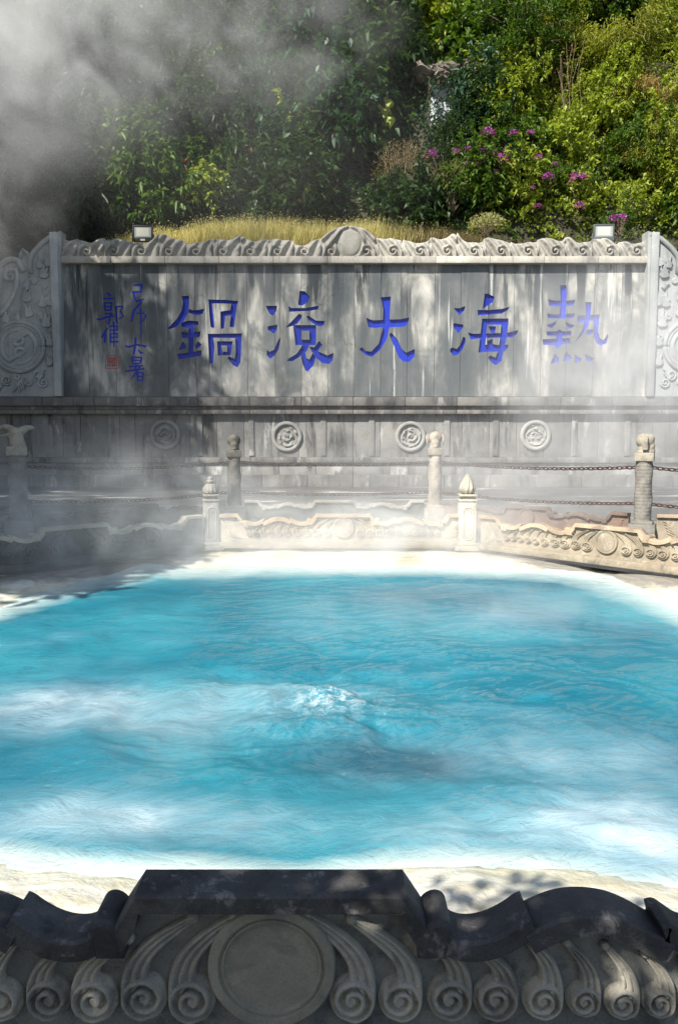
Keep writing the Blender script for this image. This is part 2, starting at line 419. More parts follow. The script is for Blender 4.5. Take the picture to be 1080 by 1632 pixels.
def floor_material():
    t = NT('wet_stone_paving'); p = t.pos()
    n = t.noise(t.mapv(p, (.5, 1, 1)), .9, 6, .65, .6)
    c = t.ramp(n, [(.3, (.035, .04, .045)), (.6, (.09, .09, .088)), (.8, (.17, .155, .135))])
    br = t.n('ShaderNodeTexBrick', Vector=p, Color1=(1, 1, 1), Color2=(.75, .75, .75), Mortar=(.35, .35, .35), Scale=1.0)
    br.inputs['Mortar Size'].default_value = .012; br.inputs['Brick Width'].default_value = .8; br.inputs['Row Height'].default_value = .8
    c = t.mix(1.0, c, br.outputs[0], 'MULTIPLY')
    q = t.noise(t.mapv(p, (.35, 1.2, 1), (7, 3, 0)), 1.0, 6, .7, 1.0)
    c = t.mix(t.step(q, .56, .64), c, (.62, .60, .57))
    rg = t.math('ADD', t.math('MULTIPLY', n, .6), .05)
    return t.surf(c, rg, n, .2, .02, .5)
M['floor'] = floor_material()

def steam_mat(name, dens, nscale=2.0, thr=(.38, .72), power=1.5, seed=0.0, stretch=(1, 1, 1)):
    t = NT(name)
    o = t.n('ShaderNodeTexCoord').outputs['Object']
    ln = t.n('ShaderNodeVectorMath', dict(operation='LENGTH'), i0=o).outputs['Value']
    fall = t.math('POWER', t.math('SUBTRACT', 1.0, t.math('MULTIPLY', ln, ln), True), power)
    p = t.mapv(t.pos(), tuple(nscale * .35 * k for k in stretch), (seed, seed * 1.7, seed * .6))
    nz = t.step(t.noise(p, 1.0, 5, .58, 1.1), thr[0], thr[1])
    d = t.math('MULTIPLY', t.math('MULTIPLY', fall, nz), dens)
    v = t.n('ShaderNodeVolumePrincipled'); v.inputs['Color'].default_value = (.975, .98, .99, 1); v.inputs['Anisotropy'].default_value = 0.0
    t.set(v.inputs['Density'], d)
    t.t.links.new(v.outputs[0], t.out.inputs['Volume'])
    return t.m

# ------------------------------------------------------------------ setting: terrace, pool, hillside
OCT = [(-1.95, 1.80), (1.70, 1.80), (4.55, 4.6), (4.55, 8.2), (1.95, 11.05), (-1.87, 11.05), (-4.65, 8.2), (-4.65, 4.6)]
def poly_sd(X, Y, P):
    """signed distance (negative inside)"""
    P = np.array(P); d = np.full(X.shape, 1e9); ins = np.zeros(X.shape, bool)
    for i in range(len(P)):
        a = P[i]; b = P[(i + 1) % len(P)]; e = b - a
        wx, wy = X - a[0], Y - a[1]
        tt = np.clip((wx * e[0] + wy * e[1]) / (e @ e), 0, 1)
        d = np.minimum(d, np.hypot(wx - e[0] * tt, wy - e[1] * tt))
        c = ((a[1] > Y) != (b[1] > Y)) & (X < e[0] * (Y - a[1]) / (e[1] if abs(e[1]) > 1e-9 else 1e-9) + a[0])
        ins ^= c
    return np.where(ins, -d, d)

WATER_Z = -0.05
edge_px = [(300, 908), (400, 903), (547, 902), (700, 902), (850, 908), (950, 914), (1020, 938), (1080, 968), (1250, 1070), (1330, 1230), (1220, 1392),
           (1085, 1415), (1010, 1408), (940, 1392), (830, 1374), (730, 1372), (640, 1382), (560, 1396), (480, 1400), (400, 1396), (320, 1394), (240, 1396), (150, 1392), (60, 1380), (0, 1368), (-150, 1348), (-330, 1230), (-240, 1070), (0, 966), (80, 940), (160, 917), (230, 902)]
SHORE = [tuple(at_level(x, y, WATER_Z)[:2]) for x, y in edge_px]

def floor_mesh():
    mb = MB(); o = [(x, y, 0.0) for x, y in OCT]
    big = [(-7, -40), (7, -40), (60, -40), (60, 60), (7, 60), (-7, 60), (-60, 60), (-60, -40)]
    v = o + [(x, y, 0.0) for x, y in big]
    f = []
    for i in range(8):
        j = (i + 1) % 8
        f.append((i, 8 + i, 8 + j, j))
    mb.add(v, f)
    return mb
fl = floor_mesh().build('terrace_floor', M['floor']); tag(fl, 'wet grey stone terrace floor round the hot spring', kind='structure')

def pool():
    nx, ny = 210, 210
    xs = np.linspace(-4.9, 4.9, nx); ys = np.linspace(1.65, 11.2, ny)
    X, Y = np.meshgrid(xs, ys)
    sd = poly_sd(X, Y, SHORE) + (fbm(X * 1.6, Y * 1.6, 3) - .47) * .22 + (fbm(X * 6, Y * 6, 13) - .47) * .08
    so_ = poly_sd(X, Y, OCT)
    # crust: climbs from under the water to the kerb of the balustrade
    z = WATER_Z + np.where(sd < 0, np.maximum(sd * 1.1, -.9), np.minimum(sd * .22, .075))
    z += (fbm(X * 3, Y * 3, 5) - .47) * .035 * (sd > -.4) + (fbm(X * 11, Y * 11, 8) - .47) * .018
    keep = so_ < .06
    def sub(Zv, name, mat, mask, attrs):
        idx = -np.ones(X.size, int); m = MB()
        V = np.stack([X, Y, Zv], -1).reshape(-1, 3)
        mk = mask
        q = mk[:-1, :-1] & mk[1:, :-1] & mk[:-1, 1:] & mk[1:, 1:]
        I, J = np.nonzero(q); a = I * nx + J
        F = np.stack([a, a + 1, a + nx + 1, a + nx], -1)
        used = np.unique(F); idx[used] = np.arange(len(used))
        me = bpy.data.meshes.new(name); me.from_pydata(V[used].tolist(), [], idx[F].tolist())
        for an, arr in attrs.items():
            at = me.attributes.new(an, 'FLOAT', 'POINT'); at.data.foreach_set('value', arr.reshape(-1)[used].astype(np.float32))
        for p_ in me.polygons: p_.use_smooth = True
        me.update()
        return link(name, me, None, mat)
    outer = np.clip(1.15 - (-so_) / .95, 0, 1) * np.clip((Y - 4) / 2, 0, 1) * (1 - .95 * np.exp(-((X - .2) / 2.0) ** 4) * (Y > 9)) + np.clip(1 - (-so_) / .75, 0, 1) * (Y < 4) * np.clip((X - .15) / .5, 0, .6)  # mouldy band along the panels; at near right, shade painted into the crust
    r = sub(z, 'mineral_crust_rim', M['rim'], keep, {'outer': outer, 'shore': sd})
    tag(r, 'white and yellow mineral crust ringing the turquoise water', kind='structure')
    # water sheet with small waves and the boil in the middle
    nx2 = 420
    bc = at_level(525, 1112, 0)
    return bc, sub
boil, _sub = pool()

def water():
    nx, ny = 400, 400
    xs = np.linspace(-4.6, 4.6, nx); ys = np.linspace(1.9, 10.95, ny)
    X, Y = np.meshgrid(xs, ys)
    r = np.hypot(X - boil.x, (Y - boil.y))
    amp = .35 + 1.0 * np.exp(-(r / 1.5) ** 2)
    wob = fbm(X * .8, Y * .8, 31) * 2
    z = WATER_Z + amp * ((fbm(X * 1.7 + wob, Y * 2.2 + wob, 21, 6) - .47) * .15)
    z += .03 * np.exp(-(r / .42) ** 2) + .016 * np.cos(r * 13) * np.exp(-r / .9)
    z += np.exp(-(r / .36) ** 2) * (fbm(X * 7, Y * 7, 41, 6) - .40) * .13
    # the hollow in front of the boil
    hx, hy = at_level(590, 1188, 0)[:2]
    z -= .06 * np.exp(-(((X - hx) / .55) ** 2 + ((Y - hy) / .33) ** 2))
    V = np.stack([X, Y, z], -1).reshape(-1, 3)
    I, J = np.meshgrid(np.arange(ny - 1), np.arange(nx - 1), indexing='ij'); a = (I * nx + J).ravel()
    F = np.stack([a, a + 1, a + nx + 1, a + nx], -1)
    me = bpy.data.meshes.new('pool_water'); me.from_pydata(V.tolist(), [], F.tolist())
    sd = poly_sd(X, Y, SHORE)
    far = np.clip((Y - 6.0) / 4.0, 0, 1)
    sh = np.clip(1 + sd / (.18 + 1.15 * far), 0, 1)
    fro = np.clip(np.exp(-(r / .20) ** 2) * .65 + .16 * np.exp(-(r / .6) ** 2) + np.clip(1 + sd / .10, 0, 1) * .35, 0, 1)
    vent = 1.25 * np.exp(-(((X - hx) / .55) ** 2 + ((Y - hy) / .26) ** 2)) + .45 * np.exp(-(((X - .9) / 1.0) ** 2 + ((Y - 8.2) / .5) ** 2)) + .35 * np.exp(-(((X + 1.8) / 1.1) ** 2 + ((Y - 8.0) / .8) ** 2)) + .4 * np.exp(-(((X + .9) / .7) ** 2 + ((Y - 4.5) / .3) ** 2))
    steamlit_foam = np.zeros_like(X)  # whitish foam and steam-lit patches painted into the water colour
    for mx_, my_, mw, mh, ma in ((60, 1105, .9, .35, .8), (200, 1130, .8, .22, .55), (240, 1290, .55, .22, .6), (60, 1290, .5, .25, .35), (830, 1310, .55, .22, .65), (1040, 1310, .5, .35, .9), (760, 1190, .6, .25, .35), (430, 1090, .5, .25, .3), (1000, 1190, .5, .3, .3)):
        q = at_level(mx_, my_, 0); steamlit_foam += ma * np.exp(-(((X - q.x) / mw) ** 2 + ((Y - q.y) / mh) ** 2))
    steamlit_foam = np.clip(steamlit_foam * (.55 + .95 * fbm(X * 1.8, Y * 2.4, 83)), 0, 1)
    vent = np.clip(vent * (.6 + .8 * fbm(X * 2, Y * 2, 71)), 0, 1)
    for an, arr in (('shallow', sh), ('froth', fro), ('vent', vent), ('steamlit_foam', steamlit_foam)):
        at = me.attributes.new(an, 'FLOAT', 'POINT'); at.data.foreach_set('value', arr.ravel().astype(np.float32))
    for p_ in me.polygons: p_.use_smooth = True
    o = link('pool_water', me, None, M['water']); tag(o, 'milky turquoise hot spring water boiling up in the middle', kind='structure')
water()

def hill_z(x, y):
    d = np.maximum(0, y - 29.0)
    return 7.95 + np.minimum(d, 18) * 1.85 + (fbm(np.asarray(x) * .25 + 50, np.asarray(y) * .25 + 50, 77) - .47) * 2.2 * np.clip(d / 2, 0, 1) + np.clip(np.abs(x) - 9, 0, 9) * .05
def hillside():
    xs = np.linspace(-40, 40, 90); ys = np.concatenate([np.linspace(27.75, 29, 3), np.linspace(29.4, 62, 60)])
    X, Y = np.meshgrid(xs, ys); Z = hill_z(X, Y)
    mb = MB(); mb.grid(np.stack([X, Y, Z], -1))
    # skirt down behind the wall
    mb.add([(-40, 27.75, -1), (40, 27.75, -1), (40, 27.75, 7.95), (-40, 27.75, 7.95)], [(0, 1, 2, 3)])
    o = mb.build('hillside', M['soil'], None, 'all'); tag(o, 'steep overgrown hillside rising behind the inscription wall', kind='structure')
hillside()

# ------------------------------------------------------------------ the inscription wall
WY = 26.8
def W(px, py, Y=WY):
    p = at_depth(px, py, Y); return (p.x, p.z)
wall = empty('inscription_wall', (0, WY, 0), 'long grey marble wall carved with five big blue characters under a carved crest', 'wall')
def wbuild(mb, name, mat, parent=None, smooth=False):
    """geometry given in world coordinates, parented to the wall"""
    mb.v = [(x, y - WY, z) for x, y, z in mb.v]
    return mb.build(name, mat, parent or wall, smooth)

def Pz(o, s, polys): return [[(o[0] + x * s, o[1] + y * s) for x, y in p] for p in polys]
chars = []   # (label, polys in photo px, depth, material)
guo = Pz((255, 455), .1389, [
 [(248,120),(335,118),(335,200),(322,310),(270,410),(180,480),(95,505),(90,490),(190,390),(250,290),(268,190)],
 [(335,268),(370,285),(440,282),(508,265),(490,325),(440,340),(380,330),(325,310)],
 [(262,420),(340,402),(442,412),(438,460),(370,470),(300,490),(250,470),(240,440)],
 [(245,530),(330,545),(465,525),(460,585),(380,600),(260,605)],
 [(330,470),(385,470),(385,790),(330,790)],
 [(262,642),(300,690),(290,725),(218,740)], [(435,635),(480,680),(455,705),(412,722),(412,680)],
 [(200,785),(330,770),(480,742),(475,805),(380,820),(215,850)],
 [(555,160),(760,165),(900,180),(885,215),(840,210),(630,205),(600,210),(625,480),(600,488),(580,470)],
 [(820,205),(885,205),(850,475),(808,480),(800,460),(815,345),(750,350),(735,490),(700,500),(695,300),(750,290),(808,285)],
 [(548,555),(940,550),(935,605),(610,600),(625,700),(612,890),(570,898)],
 [(865,600),(935,600),(925,880),(890,940),(840,915),(775,835),(790,815),(855,840),(870,760)],
 [(655,640),(835,640),(825,690),(705,690),(720,800),(665,805)], [(770,690),(825,690),(815,800),(720,802),(720,760),(775,760)]])
gun = Pz((410, 450), .1296, [
 [(105,288),(242,288),(235,350),(190,410),(155,390),(125,335)], [(125,545),(150,535),(248,520),(240,590),(200,630),(130,580)],
 [(275,680),(285,700),(262,820),(215,900),(160,940),(115,890),(118,830),(150,855),(205,830),(245,740)],
 [(520,105),(580,108),(645,180),(620,240),(550,285),(500,275)],
 [(383,290),(420,315),(600,315),(755,285),(745,330),(640,350),(390,362)],
 [(510,385),(550,405),(540,440),(490,510),(420,540),(350,553),(380,520),(450,450)],
 [(600,420),(630,410),(720,470),(828,475),(815,525),(780,542),(720,530),(640,470)],
 [(440,525),(540,525),(540,770),(470,770)], [(500,525),(720,525),(720,595),(500,595)], [(640,580),(722,580),(720,730),(640,730)], [(470,705),(720,705),(720,770),(470,770)],
 [(560,770),(640,770),(600,850),(520,915),(430,970),(365,965),(380,940),(480,880)],
 [(540,890),(585,850),(600,930),(640,950),(680,870),(720,920),(690,1020),(620,1095),(590,1080),(555,990)],
 [(640,790),(700,800),(760,720),(800,770),(760,820),(750,850),(860,900),(935,868),(925,960),(880,1005),(800,990),(730,935),(670,850)]])
da = Pz((560, 460), .1111, [
 [(420,125),(560,115),(545,400),(540,560),(500,730),(400,890),(290,980),(200,950),(110,870),(145,840),(200,895),(280,905),(390,790),(440,600),(455,300)],
 [(208,420),(300,455),(440,450),(560,445),(700,440),(825,415),(800,520),(740,545),(540,555),(440,550),(350,565),(245,555)],
 [(570,630),(660,740),(720,870),(780,920),(905,865),(900,970),(820,1055),(740,1045),(680,990),(620,850),(540,660)]])
hai = Pz((705, 455), .1204, [
 [(145,298),(185,300),(225,302),(250,290),(298,272),(285,330),(220,392)], [(135,510),(160,498),(275,520),(265,560),(210,630),(155,570)],
 [(270,680),(300,690),(300,750),(260,850),(200,915),(145,925),(100,880),(97,840),(130,820),(185,840),(230,790)],
 [(555,110),(600,108),(685,150),(660,220),(530,310),(540,230)],
 [(460,325),(600,325),(780,310),(888,280),(860,325),(780,370),(600,385),(465,395)],
 [(520,440),(590,450),(555,875),(470,885),(500,650)], [(520,440),(870,435),(870,520),(520,515)],
 [(780,450),(868,450),(850,650),(800,880),(775,1000),(700,1055),(640,1010),(600,950),(630,925),(700,955),(735,850),(765,650)],
 [(332,620),(400,640),(600,635),(780,628),(860,625),(1000,590),(985,640),(930,685),(800,690),(560,692),(370,712)],
 [(480,805),(640,770),(740,790),(870,780),(865,820),(820,870),(560,880),(480,885)],
 [(608,540),(705,540),(690,630),(640,630)], [(580,740),(660,705),(660,790),(600,800)]])
re_ = Pz((850, 445), .1204, [
 [(350,80),(435,80),(430,300),(420,500),(335,500),(355,300)], [(190,262),(260,280),(440,285),(550,272),(520,350),(400,355),(205,350)],
 [(178,450),(240,465),(400,465),(545,445),(525,510),(400,520),(185,515)], [(165,605),(240,585),(300,550),(290,600),(240,648),(210,640)],
 [(420,558),(470,590),(545,612),(500,650),(450,640),(425,600)], [(165,690),(300,690),(340,660),(380,690),(500,685),(490,745),(380,750),(180,750)],
 [(112,795),(300,790),(480,775),(480,845),(370,860),(330,915),(300,915),(280,870),(125,868)], [(300,690),(380,690),(370,860),(340,910),(295,910)],
 [(680,305),(765,300),(745,480),(720,620),(650,720),(552,830),(560,810),(640,670),(670,560),(690,480)], [(575,480),(700,480),(870,465),(860,550),(780,545),(580,568)],
 [(795,480),(870,470),(850,700),(870,780),(920,805),(975,720),(985,770),(955,850),(890,880),(830,850),(795,770)], [(700,670),(790,660),(790,705),(720,745),(690,720)],
 [(280,985),(335,1050),(330,1095),(212,1125)], [(425,960),(500,1030),(470,1070),(392,1098),(400,1010)], [(540,1000),(640,1055),(600,1095),(538,1110)], [(675,985),(800,1050),(760,1095),(690,1080)]])
def SM(strokes): return Pz((145, 445), .10417, [ribbon_poly([(x, y, w * 1.12) for x, y, w in s]) for s in strokes])
ji = SM([[(660,95,28),(790,85,28)],[(785,85,25),(760,200,22)],[(640,200,26),(770,195,30)],[(645,190,30),(680,310,30),(700,340,30),(815,305,20)]])
mao = SM([[(780,345,25),(650,490,35)],[(650,500,28),(620,640,28),(640,670,26),(700,520,22)],[(760,440,24),(770,700,22),(765,910,12)],[(700,520,20),(800,520,24),(845,560,24),(800,640,20),(740,660,16)]])
tai = SM([[(530,1020,24),(580,1035,28),(700,1000,26),(850,1030,28)],[(685,890,30),(680,1000,30),(655,1150,26)],[(720,1080,18),(770,1130,30),(800,1120,18)]])
shu = SM([[(625,1190,26),(640,1290,24)],[(625,1190,24),(780,1200,26)],[(780,1200,26),(750,1290,24)],[(640,1240,20),(750,1240,20)],[(640,1290,22),(750,1290,22)],[(590,1340,24),(780,1320,24)],[(690,1290,26),(680,1400,26)],[(530,1410,22),(650,1390,28),(815,1370,24)],[(760,1330,26),(690,1430,28),(620,1520,16)],[(710,1430,24),(715,1550,24)],[(710,1430,22),(800,1430,24)],[(800,1430,26),(790,1550,26)],[(715,1490,20),(790,1490,20)],[(715,1545,22),(790,1545,22)]])
kuo = SM([[(255,210,26),(300,260,30)],[(195,295,24),(345,295,26)],[(205,365,26),(225,480,24)],[(205,365,24),(320,360,24)],[(320,360,26),(310,470,24)],[(220,420,18),(310,420,18)],[(225,475,22),(310,475,22)],[(220,530,22),(330,520,22)],[(90,605,20),(130,620,28),(240,580,28),(350,560,26)],[(330,520,22),(280,570,26),(290,620,26),(270,690,24),(235,640,16)],[(385,420,28),(390,560,28),(400,680,26)],[(385,420,22),(490,415,24)],[(490,415,20),(450,490,20),(500,570,24),(430,605,18)]])
wei = SM([[(255,745,28),(170,890,30)],[(220,840,26),(210,970,22)],[(345,650,26),(355,760,26),(355,1045,16)],[(290,720,22),(410,715,24)],[(405,715,20),(400,770,20)],[(290,780,20),(415,775,20)],[(300,835,18),(410,830,20)],[(300,835,18),(305,900,18)],[(405,830,18),(400,900,18)],[(300,890,18),(410,885,18)],[(295,960,22),(420,955,22)],[(305,900,18),(300,960,18)]])
seal = SM([[(232,1175,10),(428,1172,10)],[(232,1172,10),(232,1362,10)],[(428,1172,10),(426,1365,10)],[(232,1362,10),(428,1362,10)]] +
          [[(262+k*26,1195+(k%2)*22,15),(260+k*26,1335-(k%3)*18,15)] for k in range(6)] + [[(255,1215,15),(400,1205,15)],[(255,1260,15),(330,1262,15)],[(255,1325,15),(405,1322,15)]])
def ccw(p):
    a = sum(p[i][0] * p[(i + 1) % len(p)][1] - p[(i + 1) % len(p)][0] * p[i][1] for i in range(len(p)))
    return p if a > 0 else p[::-1]
for lab, polys, dep, mat in (('carved_character', re_, .09, 'blue'), ('carved_character', hai, .09, 'blue'), ('carved_character', da, .09, 'blue'), ('carved_character', gun, .09, 'blue'), ('carved_character', guo, .09, 'blue'),
        ('small_carved_character', ji, .02, 'blue'), ('small_carved_character', mao, .02, 'blue'), ('small_carved_character', tai, .02, 'blue'), ('small_carved_character', shu, .02, 'blue'),
        ('small_carved_character', kuo, .02, 'blue'), ('small_carved_character', wei, .02, 'blue'), ('seal_mark', seal, .008, 'red')):
    chars.append(dict(name=lab, polys=[ccw([W(x, y) for x, y in p]) for p in polys], dep=dep, mat=mat, mb=MB()))

SX0, SX1 = W(98, 520)[0], W(1031, 520)[0]
SZ0, SZ1 = W(540, 632)[1], W(540, 419)[1]
NS = 22
edges_x = [SX0 + (SX1 - SX0) * i / NS for i in range(NS + 1)]
for i in range(1, NS): edges_x[i] += random.Random(i * 3).uniform(-.03, .03)
GAP = .011
srnd = random.Random(11)
for i in range(NS):
    x0, x1 = edges_x[i] + GAP / 2, edges_x[i + 1] - GAP / 2
    off = srnd.uniform(-.012, .012)          # slabs stand a little uneven
    vs = [Vector((x0, SZ0)), Vector((x1, SZ0)), Vector((x1, SZ1)), Vector((x0, SZ1))]
    fs = [[0, 1, 2, 3]]; owner = [None]
    for ci, ch in enumerate(chars):
        for p in ch['polys']:
            if max(q[0] for q in p) < x0 or min(q[0] for q in p) > x1: continue
            n = len(vs); vs += [Vector(q) for q in p]; fs.append(list(range(n, n + len(p)))); owner.append(ci)
    ov, oe, of, _, _, oo = delaunay_2d_cdt(vs, [], fs, 0, 1e-5, True)
    mb = MB(); emap = {}
    keepf = []
    for f, src in zip(of, oo):
        if 0 not in src: continue
        own = next((owner[k] for k in src if k != 0), None)
        keepf.append((list(f), own))
    for k, (f, own) in enumerate(keepf):
        for a in range(len(f)):
            e = (f[a], f[(a + 1) % len(f)]); emap.setdefault(tuple(sorted(e)), []).append((k, e))
    yF = WY + off
    # front of the slab
    mb.v = [(v.x, yF, v.y) for v in ov]
    for f, own in keepf:
        if own is None: mb.f.append(tuple(f))
    for key, lst in emap.items():
        a, b = lst[0][1]
        if len(lst) == 1:                        # outer edge of the slab
            k, (a, b) = lst[0]; own = keepf[k][1]
            A, B = ov[a], ov[b]; y0 = yF if own is None else yF + chars[own]['dep']
            mb.add([(A.x, y0, A.y), (B.x, y0, B.y), (B.x, WY + .10, B.y), (A.x, WY + .10, A.y)], [(0, 3, 2, 1)])
        else:
            (k1, e1), (k2, e2) = lst; o1, o2 = keepf[k1][1], keepf[k2][1]
            if (o1 is None) != (o2 is None):
                own = o1 if o1 is not None else o2; ee = e1 if o1 is not None else e2
                A, B = ov[ee[0]], ov[ee[1]]; c = chars[own]
                c['mb'].add([(A.x, yF + .001, A.y), (B.x, yF + .001, B.y), (B.x, yF + c['dep'], B.y), (A.x, yF + c['dep'], A.y)], [(0, 1, 2, 3)])
    for f, own in keepf:
        if own is None: continue
        c = chars[own]
        c['mb'].add([(ov[q].x, yF + c['dep'], ov[q].y) for q in f], [tuple(range(len(f)))])
    wbuild(mb, 'slab', M['slab'])
for c in chars:
    wbuild(c['mb'], c['name'], M[c['mat']])
b = MB(); b.box(((SX0 + SX1) / 2, WY + .35, (SZ0 + SZ1) / 2), (SX1 - SX0 + .3, .44, SZ1 - SZ0 + .1)); wbuild(b, 'backing', M['mortar'])
b = MB(); b.box(((SX0 + SX1) / 2, WY + .45, SZ0 / 2 - .2), (46, .5, SZ0 + .3)); wbuild(b, 'core', M['lower'])

# ledge over the slabs, in lengths
LZ0, LZ1 = W(540, 419, WY - .25)[1], W(540, 408, WY - .25)[1]
nl = 11
for i in range(nl):
    xa = SX0 + (SX1 - SX0) * i / nl + .004; xb = SX0 + (SX1 - SX0) * (i + 1) / nl - .004
    b = MB(); b.box(((xa + xb) / 2, WY + .1 + srnd.uniform(-.008, .008), (LZ0 + LZ1) / 2), (xb - xa, .70, LZ1 - LZ0), .02); wbuild(b, 'ledge_stone', M['ledge'], None, True)

# crest: carved cloud scrolls as true relief
def crest_top(u):
    """height above the ledge at photo px x (measured along the wall)"""
    base = 28 + 3.5 * np.sin(u * 2 * np.pi / 87 + 1) + 1.0 * np.sin(u * 2 * np.pi / 31)
    for c_, h_ in ((135, 5), (265, 10), (392, 12), (728, 14), (640, 4), (912, 6), (985, -3), (480, -4), (820, -3)):
        base = base + h_ * np.exp(-((u - c_) / 11.0) ** 2)
    k = (u % 43) / 43.0
    lobe = np.where(u < 540, k, 1 - k)
    base = base * (.88 + .13 * lobe ** 1.6)
    return np.maximum(base, 24 * np.exp(-np.abs((u - 560) / 46.0) ** 3) + 25 * np.exp(-((u - 560) / 95.0) ** 2))
pxm = (W(1031, 400)[0] - W(98, 400)[0]) / 933.0
def swirl_relief(U, V, seed, cell=21.0):
    """carved curling clouds: nearest-centre spirals joined by flowing ridges"""
    rr = np.random.default_rng(seed)
    best = np.full(U.shape, 1e9); ph = np.zeros(U.shape); rad = np.zeros(U.shape)
    n = int((U.max() - U.min()) / cell) + 2
    for r_ in range(int(V.max() / 15) + 2):
        for k in range(-1, n + 1):
            cx = U.min() + (k + .5 * (r_ % 2)) * cell + rr.uniform(-4, 4); cz = 8 + r_ * 15 + rr.uniform(-3, 3)
            sgn = -1 if cx < 540 else 1
            dx, dz = (U - cx), (V - cz)
            d = np.hypot(dx, dz * .8 + dx * .25 * sgn)
            an = np.arctan2(dz, dx * sgn)
            m = d < best
            best = np.where(m, d, best); ph = np.where(m, an, ph); rad = np.where(m, d, rad)
    sg = np.where(U < 560, -1.0, 1.0)
    wob = (fbm(U * .035 + seed, V * .05, 19) - .47) * 16
    k2 = ((U + wob * .25) % 43) / 43.0
    k2 = np.where(U < 560, k2, 1 - k2)
    lean_ = 1.15 * (np.clip(V, 0, 60) / 30.0) ** 1.4
    st_ = np.cos(2 * np.pi * (2.5 * k2 - lean_) + wob * .12)
    dx = (k2 - .36) * 43.0; dz = V - 9.0
    rr2 = np.hypot(dx, dz); curl = np.cos(rr2 * .85 - np.arctan2(dz, dx))
    wc = np.exp(-(rr2 / 8.5) ** 4)
    s = st_ * (1 - wc) + curl * wc
    s = s - 1.2 * np.exp(-(np.minimum(k2, 1 - k2) / .035) ** 2) + .12 * np.cos(rad * .62 - ph)
    return (.5 + .5 * np.tanh(1.5 * s)) * np.clip(1.15 - rad / cell * .55, .25, 1)
ncr = 11
for i in range(ncr):
    ua = 98 + 933 * i / ncr; ub = 98 + 933 * (i + 1) / ncr
    nu, nv = 84, 34
    u = np.linspace(ua + .25, ub - .25, nu); 
    U, T = np.meshgrid(u, np.linspace(0, 1, nv))
    H = crest_top(U); V = T * H
    rel = swirl_relief(U, V, 5)
    dome = np.clip(1 - ((U - 560) / 19) ** 2 - ((V - 23) / 22) ** 2, 0, None)
    ring = np.exp(-((np.sqrt(((U - 560) / 23) ** 2 + ((V - 22) / 26) ** 2) - 1) / .12) ** 2)
    inm = (((U - 560) / 21) ** 2 + ((V - 22) / 24) ** 2) < 1
    rel = np.where(inm, .35 + .5 * np.sqrt(dome), rel + .5 * ring)
    prof = np.sqrt(np.clip(1 - T ** 3, 0, 1))
    X = SX0 + (U - 98) * pxm; Z = LZ1 + V * pxm
    Yy = WY + .02 - .19 * rel * (.35 + .65 * prof) - .05 * prof
    mb = MB(); mb.grid(np.stack([X, Yy, Z], -1))
    top = np.stack([np.stack([X[-1], Yy[-1], Z[-1]], -1), np.stack([X[-1], np.full(nu, WY + .5), Z[-1] - .05], -1)]); mb.grid(top)
    bk = np.stack([np.stack([X[-1], np.full(nu, WY + .5), Z[-1] - .05], -1), np.stack([X[-1], np.full(nu, WY + .5), np.full(nu, LZ1)], -1)]); mb.grid(bk)
    for j in (0, -1):
        sd_ = np.stack([np.stack([X[:, j], Yy[:, j], Z[:, j]], -1), np.stack([X[:, j], np.full(nv, WY + .5), np.minimum(Z[:, j], Z[-1, j] - .05)], -1)]); mb.grid(sd_, flip=(j == -1))
    wbuild(mb, 'crest_stone', M['crest'], None, 'all')

# lower courses: cornice mouldings, panel course with medallions, plinth; they run past the frame
def course(name, y_top, y_bot, proud, mat, n, bev, x0=-90, x1=1215, seed=1):
    rr = random.Random(seed)
    za, zb = W(540, y_top, WY - proud)[1], W(540, y_bot, WY - proud)[1]
    xa, xb = W(x0, 640)[0], W(x1, 640)[0]
    out = []
    for i in range(n):
        a = xa + (xb - xa) * i / n + .005; c = xa + (xb - xa) * (i + 1) / n - .005
        q = MB(); q.box(((a + c) / 2, WY - proud / 2 + .15 + rr.uniform(-.006, .006), (za + zb) / 2), (c - a, proud + .3, za - zb - .006), bev)
        out.append(wbuild(q, name, mat, None, True))
    return za, zb
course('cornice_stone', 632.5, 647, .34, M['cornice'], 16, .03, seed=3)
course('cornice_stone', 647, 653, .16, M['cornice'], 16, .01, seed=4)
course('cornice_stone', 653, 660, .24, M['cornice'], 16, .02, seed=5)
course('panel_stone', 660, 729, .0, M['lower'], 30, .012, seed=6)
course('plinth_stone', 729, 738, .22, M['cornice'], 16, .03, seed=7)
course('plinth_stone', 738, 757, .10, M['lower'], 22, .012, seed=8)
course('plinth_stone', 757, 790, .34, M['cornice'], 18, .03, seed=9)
# upright pilasters between the panels
for px in (96, 186, 318, 400, 515, 592, 712, 790, 915, 1000):
    x, z1 = W(px, 662); z0 = W(px, 727)[1]
    q = MB(); q.box((x, WY - .008, (z0 + z1) / 2), (.20, .07, z1 - z0 - .02), .02)
    wbuild(q, 'pilaster', M['lower'], None, True)
# round medallions with a coiled beast in relief
def medallion_mesh(seed):
    mb = MB(); n = 48
    rings = [(0.52, .02), (.52, -.05), (.46, -.085), (.40, -.07), (.385, -.02)]
    P = np.array([[(r * math.cos(2 * math.pi * j / n), y, r * math.sin(2 * math.pi * j / n)) for j in range(n + 1)] for r, y in rings]); mb.grid(P)
    g = 40; rr_ = np.linspace(0.001, .385, 26); aa = np.linspace(0, 2 * np.pi, 65)
    A, Rr = np.meshgrid(aa, rr_)
    x = Rr * np.cos(A); z = Rr * np.sin(A)
    sp = np.cos(2 * np.pi * (Rr / .17) - A + 1.8 * (fbm(x * 7 + 9, z * 7 + 9, seed) - .5) * 3)
    rel = np.clip(.5 + .9 * sp, 0, 1) * np.clip(fbm(x * 9 + 30, z * 9 + 30, seed + 3) * 3 - .9, 0, 1)
    rel *= np.clip((.385 - Rr) / .05, 0, 1)
    mb.grid(np.stack([x, -.02 - .09 * rel + .03, z], -1))
    return mb
